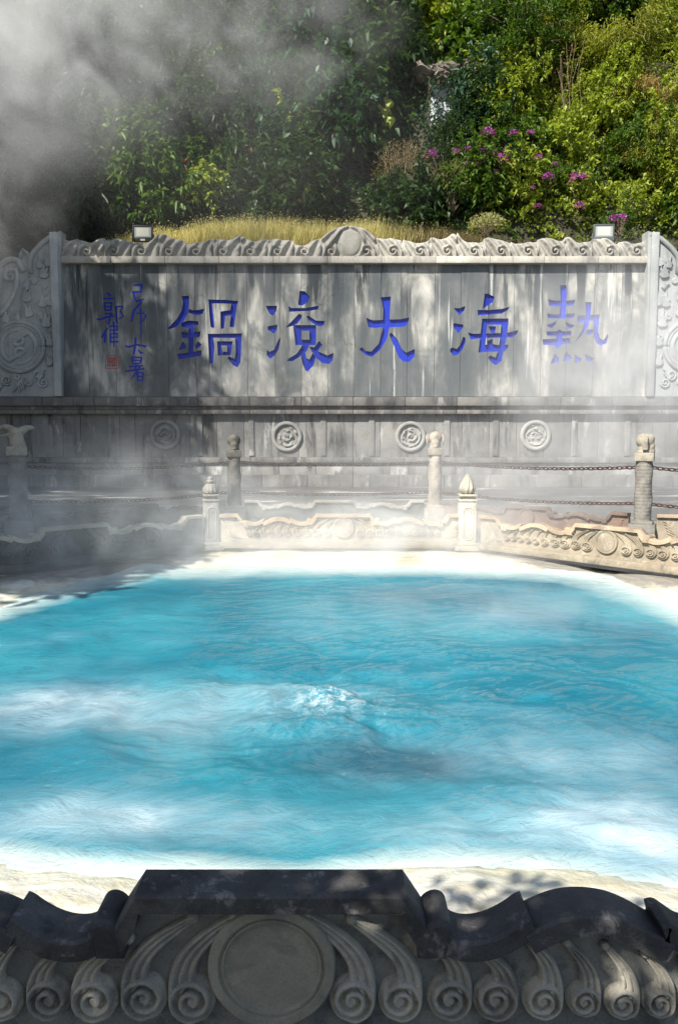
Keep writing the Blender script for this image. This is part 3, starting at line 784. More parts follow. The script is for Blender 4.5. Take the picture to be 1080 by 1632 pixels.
for k, (px, py) in enumerate(((263, 693), (457, 696), (654, 696), (853, 694))):
    x, z = W(px, py, WY - .05)
    mb = medallion_mesh(20 + k); mb.v = [(p[0] + x, p[1] + WY - .012, p[2] + z) for p in mb.v]
    wbuild(mb, 'medallion', M['relief'], None, 'all')
# black soot blots that ran over the lower cornice
# ------------------------------------------------------------------ carved end wings of the wall
def bez(P, n=14):
    P = [Vector(p) for p in P]; out = []
    for i in range(n + 1):
        t = i / n; Q = P[:]
        while len(Q) > 1: Q = [Q[k] * (1 - t) + Q[k + 1] * t for k in range(len(Q) - 1)]
        out.append(tuple(Q[0]))
    return out
FL = [(0, 0), (-.30, .10), (-.36, .32), (-.22, .50), (-.30, .72), (-.14, .66), (-.05, .85), (.02, 1.12), (.12, 1.45), (.10, 1.12), (.20, .86), (.16, .66), (.30, .74), (.38, .98), (.40, .62), (.30, .40), (.36, .16), (.22, .0)]
def make_wing(mirror, label):
    YF = WY - .30
    mp = (lambda x: 1128.5 - x) if mirror else (lambda x: x)
    def w(px, py, Y=YF): return W(mp(px), py, Y)
    root = empty('carved_wing_wall', (w(20, 630)[0], YF, w(20, 632)[1]), label, 'carved wall end', 'carved wing walls at the ends of the inscription wall')
    org = root.location
    def put(mb, name, mat=M['wing'], sm=True, parent=None):
        mb.v = [(x - org.x, y - org.y, z - org.z) for x, y, z in mb.v]
        return mb.build(name, mat, parent or root, sm)
    arc = [w(*p) for p in [(97, 368), (91, 370), (84, 374.6), (76, 379.5), (68.6, 385.5), (61.5, 392), (56.6, 397.5), (52.5, 403), (49.8, 408)]]
    leaf = [w(*p) for p in [(45, 404), (37, 398), (34.5, 404), (34, 412)]]
    sc = [w(*p) for p in [(30, 413), (25, 411.5), (19, 411), (12, 412.5), (7, 416), (2, 421), (-1, 427), (-8, 436), (-22, 452), (-50, 472), (-85, 505), (-110, 560), (-118, 632)]]
    poly = arc + leaf + sc + [w(97, 632)]
    b = MB(); b.prism(poly, YF, YF + .5); put(b, 'panel', sm=False)
    # raised border: post, arched rim, scroll rim
    b = MB(); xa, xb = sorted((w(84.5, 500)[0], w(96.5, 500)[0])); zb = w(90, 632)[1]; zt = w(90, 371)[1]
    b.box(((xa + xb) / 2, YF - .03, (zb + zt) / 2), (xb - xa, .20, zt - zb), .03); put(b, 'border_post')
    def rim(pts, r, name, y=YF - .03, tap=None):
        q = MB(); q.tube([(x, y, z) for x, z in pts], [r * (tap(i / (len(pts) - 1)) if tap else 1) for i in range(len(pts))], 10); return put(q, name, sm='all')
    rim([(x, z - .05) for x, z in arc[1:]] + [w(48, 420), w(50, 436)], .085, 'arched_rim')
    rim(leaf[::-1] + [w(47, 412), w(49, 425)], .06, 'leaf_rim')
    rim([(x, z - .06) for x, z in [w(39, 430), w(34, 421)] + sc], .10, 'scroll_rim')
    # long S scroll sweeping from lower left up into a curl
    def spiral(cx, cy, r0, r1, a0, turns, n=30): return [(cx + (r0 + (r1 - r0) * i / n) * math.cos(a0 + turns * 2 * math.pi * i / n), cy + (r0 + (r1 - r0) * i / n) * math.sin(a0 + turns * 2 * math.pi * i / n)) for i in range(n + 1)]
    s1 = bez([(-14, 512), (8, 500), (30, 475), (30, 445), (27, 430)], 12) + spiral(17.5, 440, 10, 1.5, -.9, -1.35)
    rim([w(*p) for p in s1], .085, 'scroll_carving', tap=lambda t: 1.0 - .55 * t)
    s2 = bez([(-20, 520), (-4, 490), (5, 465), (1, 440), (4, 427)], 12)
    rim([w(*p) for p in s2], .06, 'scroll_carving')
    # great round medallion with two opposed curls
    cx, cyy = 31, 553
    for rr_, th in ((39.5, .075), (34.5, .05)):
        rim([w(cx + rr_ * math.cos(a), cyy + rr_ * math.sin(a)) for a in np.linspace(0, 2 * math.pi, 49)], th, 'medallion_ring')
    for sg in (1, -1):
        cu = spiral(cx + 1, cyy - sg * 10.5, 1.5, 9, 1.57 * sg, 1.2 * 1, 26)
        tail = [(cx + (27) * math.cos(a), cyy + 27 * math.sin(a)) for a in np.linspace(-math.pi / 2 * sg + .6, -math.pi / 2 * sg + 3.2, 18)]
        rim([w(*p) for p in cu + tail], .085, 'curl_carving', tap=lambda t: .6 + .4 * math.sin(math.pi * min(1, t * 1.1)))
    q = MB(); x_, z_ = w(cx, cyy); q.lathe([(.75, 0), (.75, .04), (.70, .06)], 40)
    q.v = [(x_ + v[0], YF + .01 - v[2], z_ + v[1]) for v in q.v]; put(q, 'medallion_disc')
    # flames and curling clouds
    frnd = random.Random(4 + mirror)
    for (fx, fy, hh, tw) in ((72, 444, 25, .1), (77, 425, 18, -.2), (66, 428, 18, .3), (70, 490, 24, .1), (80, 488, 27, -.1), (76, 522, 26, .15), (45, 482, 28, .2), (50, 505, 24, .5), (29, 511, 15, -.1), (12, 515, 22, .1), (80, 552, 20, 0), (82, 583, 18, .4), (62, 604, 16, -.6), (42, 462, 20, -.2), (75, 460, 12, 1.0), (-4, 520, 20, .2), (-20, 540, 22, .1)):
        q = MB(); s = hh / 1.45 * pxm * 1.15
        pts = []
        for (a, b_) in FL:
            a2 = (a * math.cos(tw) - b_ * math.sin(tw)) * (-1 if frnd.random() < .5 else 1) if False else a * math.cos(tw) - b_ * math.sin(tw)
            b2 = a * math.sin(tw) + b_ * math.cos(tw)
            if mirror: a2 = -a2
            pts.append((a2 * s, b2 * s))
        x_, z_ = w(fx, fy)
        q.prism([(x_ + a, z_ + b_) for a, b_ in pts], YF - .085, YF + .01, .016); put(q, 'flame_carving', sm=False)
    for (fx, fy, r_) in ((79, 578, 7), (60, 598, 8), (47, 610, 6), (70, 610, 8), (12, 606, 8), (28, 600, 6), (78, 538, 5), (-8, 600, 9), (65, 505, 5), (55, 448, 4), (8, 440, 5)):
        rim([w(*p) for p in spiral(fx, fy, 1, r_, frnd.uniform(0, 6), frnd.choice((-1, 1)) * 1.6)], .035, 'cloud_carving')
    for k in range(5):
        pts = [w(22 + k * 3 + 11 * t, 626 - 3 * k - (16 - k) * math.sin(math.pi * t)) for t in np.linspace(0, 1, 10)]
        rim(pts, .02, 'wave_carving')
        rim([w(-14 + k * 2 + 13 * t, 626 - 3 * k - (18 - k) * math.sin(math.pi * t)) for t in np.linspace(0, 1, 10)], .02, 'wave_carving')
    return root
make_wing(False, 'pale carved wing with flames and swirl roundel at the left end of the wall')
make_wing(True, 'misty carved wing with flames and swirl roundel at the right end of the wall')

# ------------------------------------------------------------------ carved balustrade panels round the pool
PH = .48
# coping pieces on the right half: front top edge (u, z)
COPE = {
 'center': [(-.385, .365), (-.352, .42), (-.313, .48), (0, .48), (.313, .48), (.352, .42), (.385, .365)],
 'sag': [(.412, .388), (.44, .370), (.475, .366), (.515, .375), (.555, .396), (.585, .418), (.600, .425)],
 'arch': [(.588, .385), (.625, .405), (.667, .423), (.705, .432), (.745, .434), (.785, .430), (.82, .421), (.86, .403), (.90, .380), (.935, .362)],
 'dip': [(.905, .405), (.925, .408), (.95, .392), (.98, .372), (1.02, .362), (1.06, .365), (1.10, .382)],
 'end': [(1.135, .372), (1.17, .43), (1.21, .48), (1.42, .48)],
}
def sweep_coping(path, y0, y1, th, curl=None):
    """slab of thickness th following the path, bevelled front edges"""
    P = np.array(path, float)
    # resample
    d = np.r_[0, np.cumsum(np.hypot(*np.diff(P, axis=0).T))]
    T = np.gradient(P, axis=0); T /= np.linalg.norm(T, axis=1)[:, None]; Nn = np.stack([-T[:, 1], T[:, 0]], -1)
    b = .007
    sec = [(y0, -th), (y0, -b), (y0 + b, 0), (y1 - b, 0), (y1, -b), (y1, -th)]
    G = np.array([[(p[0] + nn[0] * o, y, p[1] + nn[1] * o) for y, o in sec] for p, nn in zip(P, Nn)])
    mb = MB(); mb.grid(G, flip=True)
    k = len(sec); n = len(P)
    mb.f.append(tuple(range(k))); mb.f.append(tuple((n - 1) * k + i for i in range(k))[::-1])
    for i in range(n - 1): mb.f.append((i * k, (i + 1) * k, (i + 1) * k + k - 1, i * k + k - 1))
    return mb
def dens(path, m=4):
    P = np.array(path); n = len(P)
    t = np.arange(n); tt = np.linspace(0, n - 1, (n - 1) * m + 1)
    # Catmull-Rom
    out = []
    for q in tt:
        i = min(int(q), n - 2); f = q - i
        p0, p1, p2, p3 = P[max(i - 1, 0)], P[i], P[i + 1], P[min(i + 2, n - 1)]
        out.append(.5 * ((2 * p1) + (-p0 + p2) * f + (2 * p0 - 5 * p1 + 4 * p2 - p3) * f * f + (-p0 + 3 * p1 - 3 * p2 + p3) * f ** 3))
    return [tuple(o) for o in out]
def top_z(u):
    u = abs(u); best = .0
    xs = []; zs = []
    for k in ('center', 'sag', 'arch', 'dip', 'end'):
        for p in COPE[k]:
            if p[0] >= 0: xs.append(p[0]); zs.append(p[1])
    o = np.argsort(xs); return float(np.interp(u, np.array(xs)[o], np.array(zs)[o]))
CY0, CY1 = -.075, .045     # coping front and back
FY = -.030                 # face of the recessed panel
ULEN = 1.42
def mir(mb):
    q = MB(); q.v = [(-x, y, z) for x, y, z in mb.v]; q.f = [f[::-1] for f in mb.f]; return q
PAN = []   # (part name, mesh, material role)
c0 = sweep_coping(COPE['center'], CY0, CY1, .045); PAN.append(('coping', c0.mesh('coping', True), 'cope'))
for k, th in (('sag', .048), ('arch', .050), ('dip', .045)):
    m_ = sweep_coping(dens(COPE[k]), CY0 - (.004 if k == 'arch' else 0), CY1 + (.003 if k == 'arch' else 0), th)
    PAN.append(('coping', m_.mesh('coping', True), 'cope')); PAN.append(('coping', mir(m_).mesh('coping', True), 'cope'))
m_ = sweep_coping(COPE['end'], CY0, CY1, .045); PAN.append(('coping', m_.mesh('coping', True), 'cope')); PAN.append(('coping', mir(m_).mesh('coping', True), 'cope'))
def roll(u, z, r, w=.034):
    q = MB(); prof = [(w * math.cos(a), r * math.sin(a) if math.sin(a) > 0 else -.05 - .04 * abs(math.sin(a))) for a in np.linspace(-.3, math.pi + .3, 15)]
    pts = [(u + p[0] + .010 * (p[1] / .05), z + p[1]) for p in prof]
    q.prism(pts[::1], CY0 - .006, CY1 + .006, .012); return q
for (u, z, r) in ((.386, .385, .036), (1.125, .355, .034)):
    q = roll(u, z, r); PAN.append(('coping_roll', q.mesh('coping_roll', 'soft'), 'cope')); PAN.append(('coping_roll', mir(q).mesh('coping_roll', 'soft'), 'cope'))
# body
us = np.linspace(-ULEN, ULEN, 143)
tz = np.array([top_z(u) - .030 for u in us])
q = MB()
q.grid(np.array([[(u, FY, 0) for u in us], [(u, FY, t) for u, t in zip(us, tz)]])); q.grid(np.array([[(u, CY1 - .015, t) for u, t in zip(us, tz)], [(u, CY1 - .015, 0) for u in us]]))
q.grid(np.array([[(u, FY, t) for u, t in zip(us, tz)], [(u, CY1 - .015, t) for u, t in zip(us, tz)]]))
q.add([(-ULEN, FY, 0), (-ULEN, CY1 - .015, 0), (-ULEN, CY1 - .015, tz[0]), (-ULEN, FY, tz[0]), (ULEN, FY, 0), (ULEN, CY1 - .015, 0), (ULEN, CY1 - .015, tz[-1]), (ULEN, FY, tz[-1])], [(0, 3, 2, 1), (4, 5, 6, 7)])
PAN.append(('panel', q.mesh('panel'), 'panel'))
# moulded line just under the coping
def lip(sign):
    pts = []
    for k in ('center', 'sag', 'arch', 'dip', 'end'):
        for p in COPE[k]:
            if p[0] >= 0 and (not pts or p[0] > pts[-1][0] + .012): pts.append((p[0], p[1] - .062))
    pts = dens(pts, 3)
    q = MB(); q.tube([(sign * u, FY - .004, z) for u, z in pts], .009, 6); return q
PAN.append(('lip_moulding', lip(1).mesh('lip_moulding', 'all'), 'carve')); PAN.append(('lip_moulding', lip(-1).mesh('lip_moulding', 'all'), 'carve'))
# plinth and foot
q = MB(); q.box((0, -.01, .045), (2 * ULEN, .16, .09), .012); PAN.append(('plinth', q.mesh('plinth', True), 'panel'))
# disc: ring, groove line, flat middle
q = MB(); q.lathe([(.150, 0), (.150, .026), (.146, .031), (.126, .032), (.123, .025), (.119, .024), (.117, .029), (.113, .029), (.110, .022), (.02, .0215)], 72)
q.v = [(x, FY - z, .292 + y) for x, y, z in q.v]; q.f = [f[::-1] for f in q.f] if False else q.f
PAN.append(('disc', q.mesh('disc', True), 'disc'))
# comma scrolls
def scroll(R_, Hh, lean):
    """volute at the origin, ribbed tail sweeping up; tail tip at (lean, Hh)"""
    mb = MB(); k = R_ / .054
    rr = np.linspace(.0005, R_, 22); aa = np.linspace(0, 2 * np.pi, 57)
    A, Q = np.meshgrid(aa, rr)
    pitch = R_ / 2.3
    s = np.cos(2 * np.pi * (Q / pitch) + A)
    hgt = .022 + .011 * np.clip(s * 1.8, -1, 1)
    hgt = np.where(Q < pitch * .45, .029, hgt)
    hgt = hgt * np.clip((R_ - Q) / (.006), 0, 1) ** .5
    mb.grid(np.stack([Q * np.cos(A), FY - hgt, Q * np.sin(A)], -1), flip=True)
    # tail between an outer and an inner edge
    O = np.array(bez([(R_ * 1.0, -R_ * .1), (R_ * 1.12, Hh * .50), (R_ * .45 + lean * .2, Hh * .72), (lean, Hh * 1.0)], 26))
    I = np.array(bez([(-R_ * .20, R_ * .86), (R_ * .08 + lean * .08, Hh * .48), (lean * .52, Hh * .64), (lean - .012 * k, Hh * .93)], 26))
    w = np.linspace(0, 1, 19)
    G = O[:, None, :] * (1 - w)[None, :, None] + I[:, None, :] * w[None, :, None]
    rid = .013 + .010 * np.abs(np.sin(w * np.pi * 3.0)) ** .8 + .006 * (1 - w)
    rid = rid * np.clip(np.minimum(w, 1 - w) / .04, 0, 1) ** .5
    fade = np.linspace(1, .75, 27)
    y = FY - rid[None, :] * fade[:, None] - .001
    mb.grid(np.stack([G[..., 0], y, G[..., 1]], -1))
    mb.lathe([(.001, .020), (.009 * k, .019), (.013 * k, .013), (.014 * k, 0)], 14)
    n = 4 * 14
    for i in range(len(mb.v) - n, len(mb.v)):
        x, yy, z = mb.v[i]; mb.v[i] = (lean - .004 + x, FY - .004 - z, Hh * .965 + yy)
    return mb
sc_ = [(.190, 0.057, .205, -.095, .208), (.303, 0.057, .205, -.105, .208), (.420, 0.056, .160, -.075, .206), (.528, 0.054, .142, -.055, .205), (.640, 0.050, .150, -.045, .203), (.737, .043, .140, -.040, .200), (.828, .042, .135, -.038, .199), (.915, .040, .120, -.034, .198), (1.0, .038, .105, -.03, .197), (1.08, .036, .10, -.03, .196)]
srn = random.Random(17)
def weather(mb, seed, a=.0016):
    v = np.array(mb.v); d = (fbm(v[:, 0] * 45 + seed, v[:, 2] * 45, seed, 3) - .44) * 2 * a + (fbm(v[:, 0] * 160, v[:, 2] * 160 + seed, seed + 9, 2) - .37) * a
    chip = np.clip(fbm(v[:, 0] * 30 + seed * 3, v[:, 2] * 30, seed + 4, 3) - .62, 0, 1) * .03
    v[:, 1] += -d + chip * (v[:, 1] < FY - .012); mb.v = [tuple(q) for q in v]; return mb
for n_, (u, r_, h_, ln, zc) in enumerate(sc_):
    for sg in (1, -1):
        q = scroll(r_ * srn.uniform(.95, 1.03), h_ * srn.uniform(.95, 1.08), ln * srn.uniform(.9, 1.12))
        dz = srn.uniform(-.004, .004)
        q.v = [(x + u, y, z + zc + dz) for x, y, z in q.v]
        if sg < 0: q = mir(q)
        weather(q, n_ * 2 + (sg > 0))
        PAN.append(('scroll_carving', q.mesh('scroll_carving', 'all'), 'carve'))
# fan of ribbed lines on the end block
q = MB()
for k in range(5):
    pts = bez([(1.36 - .012 * k, .38 - .045 * k), (1.30, .34 - .05 * k), (1.27 - .02 * k, .20 - .01 * k), (1.16 + .02 * k, .135)], 12)
    q.tube([(x, FY - .002, z) for x, z in pts], [.013 * (1 - .4 * i / 12) for i in range(13)], 6)
PAN.append(('fan_carving', q.mesh('fan_carving', 'all'), 'carve')); PAN.append(('fan_carving', mir(q).mesh('fan_carving', 'all'), 'carve'))

def panel(loc, rz, su, sz, mats, label, group, skip=()):
    root = empty('stone_balustrade_panel', loc, label, 'balustrade', group, rz)
    root.scale = (su, 1.0 if su < 1.15 else 1.1, sz)
    for name, me, role in PAN:
        if name in skip: continue
        o = link(name, me, root, M[mats[role]])
        if name == 'disc': o.scale.x = sz / su
    return root
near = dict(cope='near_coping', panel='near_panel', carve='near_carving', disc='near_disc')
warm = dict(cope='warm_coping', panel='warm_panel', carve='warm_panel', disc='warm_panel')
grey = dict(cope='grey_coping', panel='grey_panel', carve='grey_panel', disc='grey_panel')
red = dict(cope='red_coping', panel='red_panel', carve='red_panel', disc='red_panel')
GB = 'carved stone balustrade panels round the pool'
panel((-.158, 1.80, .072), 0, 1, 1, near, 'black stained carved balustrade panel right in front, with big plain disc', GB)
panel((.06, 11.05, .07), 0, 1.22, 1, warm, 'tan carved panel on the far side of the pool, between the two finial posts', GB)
def side_panel(a, b, mats, label):
    a = Vector(a); b = Vector(b); m = (a + b) / 2; d = b - a
    return panel((m.x, m.y, .07), math.atan2(d.y, d.x), (d.length - .24) / 2 / ULEN, 1, mats, label, GB)
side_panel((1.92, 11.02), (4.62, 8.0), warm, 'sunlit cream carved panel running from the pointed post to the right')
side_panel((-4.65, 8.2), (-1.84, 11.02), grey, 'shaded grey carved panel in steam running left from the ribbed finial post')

# posts between the panels
def inner_post(loc, rz, kind, mat, label):
    root = empty('finial_post', loc, label, 'stone post', 'finial posts between the balustrade panels', rz)
    if kind == 'dome': root.scale = (.86, .86, 1.0)
    q = MB(); q.box((0, 0, .035), (.36, .36, .07), .012); q.box((0, 0, .09), (.29, .29, .05), .015); q.build('base', mat, root, True)
    q = MB(); q.box((0, 0, .40), (.23, .23, .58), .010); q.build('shaft', mat, root, True)
    # sunk rounded frame on each face
    for k in range(4):
        q = MB(); pts = []
        for a in np.linspace(0, math.pi, 9): pts.append((.066 * math.cos(a), .56 + .05 * math.sin(a)))
        for a in np.linspace(math.pi, 2 * math.pi, 9): pts.append((.066 * math.cos(a), .20 + .05 * math.sin(a)))
        pts.append(pts[0])
        q.tube([(x, -.116, z) for x, z in pts], .010, 6)
        q.tube([(x * .62, -.115, .38 + (z - .38) * .86) for x, z in pts], .006, 6)
        m = Matrix.Rotation(k * math.pi / 2, 3, 'Z'); q.v = [tuple(m @ Vector(v)) for v in q.v]
        q.build('frame_carving', mat, root, 'all')
    q = MB(); q.box((0, 0, .705), (.26, .26, .03), .008); q.box((0, 0, .735), (.18, .18, .05), .012); q.box((0, 0, .775), (.25, .25, .03), .010); q.build('neck', mat, root, True)
    q = MB()
    if kind == 'bud':
        q.lathe([(.055, .785), (.09, .81), (.110, .85), (.112, .88), (.095, .93), (.068, .98), (.045, 1.02), (.030, 1.045), (.012, 1.065), (.002, 1.07)], 48, rib=.09, ribs=10, twist=-.5)
    else:
        q.lathe([(.09, .79), (.115, .80), (.125, .83), (.125, .86), (.105, .90), (.075, .925), (.05, .935)], 48, rib=.07, ribs=12)
        q.lathe([(.05, .93), (.045, .945), (.06, .955), (.068, .97), (.055, .985), (.04, .99), (.052, 1.0), (.05, 1.02), (.03, 1.035), (.005, 1.04)], 24)
    q.build('finial', mat, root, 'all')
inner_post((1.80, 11.05, .04), 0, 'bud', M['post_pale'], 'pale stone post topped by a pointed flame-like bud, right of the far panel')
inner_post((-1.80, 11.05, .04), .3, 'dome', M['post_shaded'], 'shaded stone post topped by a ribbed dome and knob, left of the far panel')

# ------------------------------------------------------------------ outer barrier: pillars with elephant heads, low carved rail, chains
def pillar_meshes():
    d = {}
    q = MB(); q.box((0, 0, .16), (.38, .38, .32), .02); q.box((0, 0, .34), (.30, .30, .05), .012); d['pedestal'] = q.mesh('pedestal', True)
    q = MB(); n = 40; k = 60
    P = np.zeros((k, n + 1, 3))
    for i in range(k):
        z = .365 + (1.275 - .365) * i / (k - 1)
        for j in range(n + 1):
            a = 2 * math.pi * (j % n) / n
            coil = math.cos(2 * a - z * 14.0); sc2 = math.cos(9 * a + z * 60) * math.cos(9 * a - z * 60)
            r = .120 + .012 * max(0, coil) + .006 * sc2 - .010 * (z - .365)
            P[i, j] = (r * math.cos(a), r * math.sin(a), z)
    q.grid(P, flip=True); d['shaft'] = q.mesh('shaft', 'all')
    q = MB(); q.box((0, 0, 1.33), (.27, .27, .13), .015); q.lathe([(.10, 1.26), (.125, 1.275), (.11, 1.29)], 20); d['collar'] = q.mesh('collar', True)
    # the head: dome, trunk hanging in front, two ear flaps - one fused lump
    bm = bmesh.new()
    def ball(c, r, s=(1, 1, 1)):
        t = bmesh.ops.create_icosphere(bm, subdivisions=3, radius=r)
        for v in t['verts']: v.co = Vector((v.co.x * s[0] + c[0], v.co.y * s[1] + c[1], v.co.z * s[2] + c[2]))
    ball((0, 0, 1.57), .125, (1, 1.05, .95)); ball((0, 0, 1.45), .10, (1, 1, .9)); ball((0, -.075, 1.49), .075, (1, .9, 1.1)); ball((0, -.095, 1.42), .055, (1, .9, 1.0))
    ball((0, 0, 1.40), .115, (1, 1, .3)); ball((0, -.06, 1.60), .075)
    for s in (-1, 1): ball((s * .045, -.075, 1.44), .024, (1, 1, 2.2))
    me = bpy.data.meshes.new('head'); bm.to_mesh(me); bm.free()
    for p in me.polygons: p.use_smooth = True
    d['head'] = me
    for s, nm in ((-1, 'a'), (1, 'b')):
        pts = [(0, 0), (.05, .015), (.075, -.03), (.07, -.10), (.055, -.15), (.06, -.19), (.035, -.17), (.015, -.10)]
        q = MB(); q.prism([(s * (x + .105), z + 1.63) for x, z in pts], -.05, .03, .012); d['ear' + nm] = q.mesh('ear', 'soft')
    return d
PM = pillar_meshes()
def remesh_head(me):
    o = bpy.data.objects.new('tmp_head', me); col.objects.link(o)
    r = o.modifiers.new('r', 'REMESH'); r.mode = 'VOXEL'; r.voxel_size = .011; r.use_smooth_shade = True
    sm = o.modifiers.new('s', 'SMOOTH'); sm.iterations = 3
    dg = bpy.context.evaluated_depsgraph_get(); ev = o.evaluated_get(dg)
    m2 = bpy.data.meshes.new_from_object(ev); m2.name = 'head'
    bpy.data.objects.remove(o); return m2
PM['head'] = remesh_head(PM['head'])
def dragon_head():
    bm = bmesh.new()
    def ball(c, r, s=(1, 1, 1)):
        t = bmesh.ops.create_icosphere(bm, subdivisions=3, radius=r)
        for v in t['verts']: v.co = Vector((v.co.x * s[0] + c[0], v.co.y * s[1] + c[1], v.co.z * s[2] + c[2]))
    for i in range(9):
        t = i / 8; ball((.02 - .03 * t, 0, 1.40 + .19 * t), .105 - .015 * t)
    for i in range(7):
        t = i / 6; ball((-.05 - .17 * t, 0, 1.64 + .045 * math.sin(t * 3)), .065 - .03 * t, (1, 1.2, .8))
    for i in range(6):
        t = i / 5; ball((-.05 - .14 * t, 0, 1.575 - .02 * t), .045 - .022 * t, (1, 1.1, .7))
    for i in range(7):
        t = i / 6; ball((.04 + .17 * t, 0, 1.60 + .07 * math.sin(t * 2)), .07 - .035 * t)
    ball((-.06, -.06, 1.68), .03); ball((-.06, .06, 1.68), .03)
    me = bpy.data.meshes.new('head'); bm.to_mesh(me); bm.free(); return remesh_head(me)
def pillar(loc, rz, sc, mat, headmat, label, head=None, ears=True):
    root = empty('stone_pillar', loc, label, 'stone pillar', 'pillars holding the chains', rz); root.scale = (sc[0], sc[0], sc[1])
    link('pedestal', PM['pedestal'], root, mat); link('shaft', PM['shaft'], root, mat); link('collar', PM['collar'], root, headmat)
    link('head', head or PM['head'], root, headmat)
    if head is None and ears:
        link('ear', PM['eara'], root, headmat); link('ear', PM['earb'], root, headmat)
    return root
def foot(px, Y): return (at_depth(px, 820, Y).x, Y, 0.0)
PB = foot(374, 14.6); PC = foot(692, 14.6); PD = foot(1023, 11.9); PA = foot(31, 12.3)
PE = (9.2, 10.3, 0); PF = (-9.0, 10.6, 0)
pillar(PA, .35, (1.12, 1.06), M['pillar_grey'], M['pillar_pale'], 'misty stone pillar with an open-beaked dragon head, furthest left', dragon_head())
pillar(PB, .2, (1.0, 1.0), M['pillar_dark'], M['pillar_dark'], 'blackened slim stone pillar behind the ribbed finial post', None, False)
pillar(PC, -.1, (1.0, 1.03), M['pillar_pale'], M['pillar_pale'], 'buff stone pillar with an elephant head and hanging ears, left of the pointed post')
pillar(PD, 1.15, (1.02, 1.0), M['pillar_grey'], M['pillar_pale'], 'grey coiled stone pillar with a rounded elephant head on a cream collar, at right')
GR = 'low carved rails of the outer barrier'
def low_rail(a, b, mats, label, z=0.0):
    a = Vector(a[:2]); b = Vector(b[:2]); m = (a + b) / 2; d = b - a
    return panel((m.x, m.y, z), math.atan2(d.y, d.x), (d.length - .40) / 2 / ULEN, .98, mats, label, GR, ('scroll_carving',))
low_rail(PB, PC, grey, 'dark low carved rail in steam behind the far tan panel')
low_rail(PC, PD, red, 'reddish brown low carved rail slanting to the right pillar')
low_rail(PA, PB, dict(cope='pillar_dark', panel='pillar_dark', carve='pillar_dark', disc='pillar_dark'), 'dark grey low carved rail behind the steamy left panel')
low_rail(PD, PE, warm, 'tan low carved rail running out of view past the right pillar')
# chains
def chain(a, b, za, zb, sag, mat, label):
    a = Vector((a[0], a[1], za)); b = Vector((b[0], b[1], zb)); d = b - a; L = d.length; u = d.normalized()
    a += u * .11; b -= u * .11; L -= .22
    n = int(L / .078); mb = MB()
    def P(t): return a.lerp(b, t) - Vector((0, 0, sag * 4 * t * (1 - t)))
    for i in range(n):
        c = P((i + .5) / n); tg = (P((i + .9) / n) - P((i + .1) / n)).normalized()
        sd = tg.cross(Vector((0, 0, 1))).normalized(); up = sd.cross(tg)
        w = (up if i % 2 else sd); w = (up * .8 + sd * .6) if i % 2 else (sd * .8 - up * .6)
        pts = [c + tg * (.052 * math.cos(t)) + w * (.026 * math.sin(t)) for t in np.linspace(0, 2 * math.pi, 11)]
        mb.tube(pts, .0105, 5, False)
    org = a.copy(); mb.v = [tuple(Vector(v) - org) for v in mb.v]
    o = mb.build('iron_chain', mat, None, 'all'); o.location = org
    tag(o, label, 'chain', 'chains strung between the pillars')
for (a, b, s, mt, w) in ((PA, PB, .07, 'dark_iron', ('dark', 'from the dragon pillar to the blackened pillar')), (PB, PC, .05, 'dark_iron', ('dark', 'between the blackened pillar and the buff elephant pillar')),
                         (PC, PD, .06, 'rust', ('rusty red', 'from the buff elephant pillar to the grey right pillar')), (PD, PE, .10, 'rust', ('rusty', 'leaving the grey right pillar out of view'))):
    chain(a, b, 1.17, 1.17 if b is not PE else 1.1, s, M[mt], 'upper %s iron chain %s' % w)
    chain(a, b, .62, .62 if b is not PE else .55, s, M[mt], 'lower %s iron chain %s' % w)

# ------------------------------------------------------------------ floodlights on top of the wall
def flood(px, py, body, label, s, rz):
    p = at_depth(px, py, WY + .1)
    root = empty('floodlight', p, label, 'floodlight', 'floodlights on top of the wall', rz)
    q = MB()
    w, h = .62 * s, .50 * s
    q.box((0, .06, h / 2 + .02), (w, .12, h), .02)
    for k in range(7): q.box((-w * .4 + k * w * .133, .14, h / 2), (.02, .06, h * .8))
    q.build('housing', body, root, True)
    q = MB(); t = .05
    for (c, d) in (((0, -.012, h - t / 2 + .02), (w, .03, t)), ((0, -.012, t * 1.4 + .02), (w, .03, t * 2.8)), ((-w / 2 + t / 2, -.012, h / 2 + .02), (t, .028, h - .01)), ((w / 2 - t / 2, -.012, h / 2 + .02), (t, .028, h - .01))): q.box(c, d, .006)
    q.build('bezel', body, root, True)
    q = MB(); q.box((0, -.004, h / 2 + .06), (w - 2 * t, .01, h - 3.2 * t)); q.build('glass', M['lamp_face'], root)
    q = MB(); q.box((0, -.0105, h / 2 + .065), (w * .62, .004, h * .50), .0); q.build('reflector', M['lamp_reflector'], root)
    q = MB(); q.box((0, -.03, .07), (.14 * s, .012, .06)); q.build('badge', M['lamp_reflector'], root)
    q = MB()
    q.tube([(-w / 2 - .02, .06, h * .55), (-w / 2 - .03, .06, -.02), (-w / 2 + .05, .06, -.16), (w / 2 - .05, .06, -.16), (w / 2 + .03, .06, -.02), (w / 2 + .02, .06, h * .55)], .016, 6)
    q.build('bracket', body, root, 'all')
    q = MB(); q.tube([(w / 2, .1, h * .7), (w / 2 + .10, .1, h * .75), (w / 2 + .13, .1, h * .4), (w / 2 + .02, .12, -.1)], .010, 5); q.build('cable', M['black_metal'], root, 'all')
flood(228, 386, M['black_metal'], 'black floodlight with pale glass near the left end of the wall top', 1.05, .06)
flood(961, 385, M['grey_metal'], 'grey floodlight with looped cable near the right end of the wall top', 1.08, -.05)

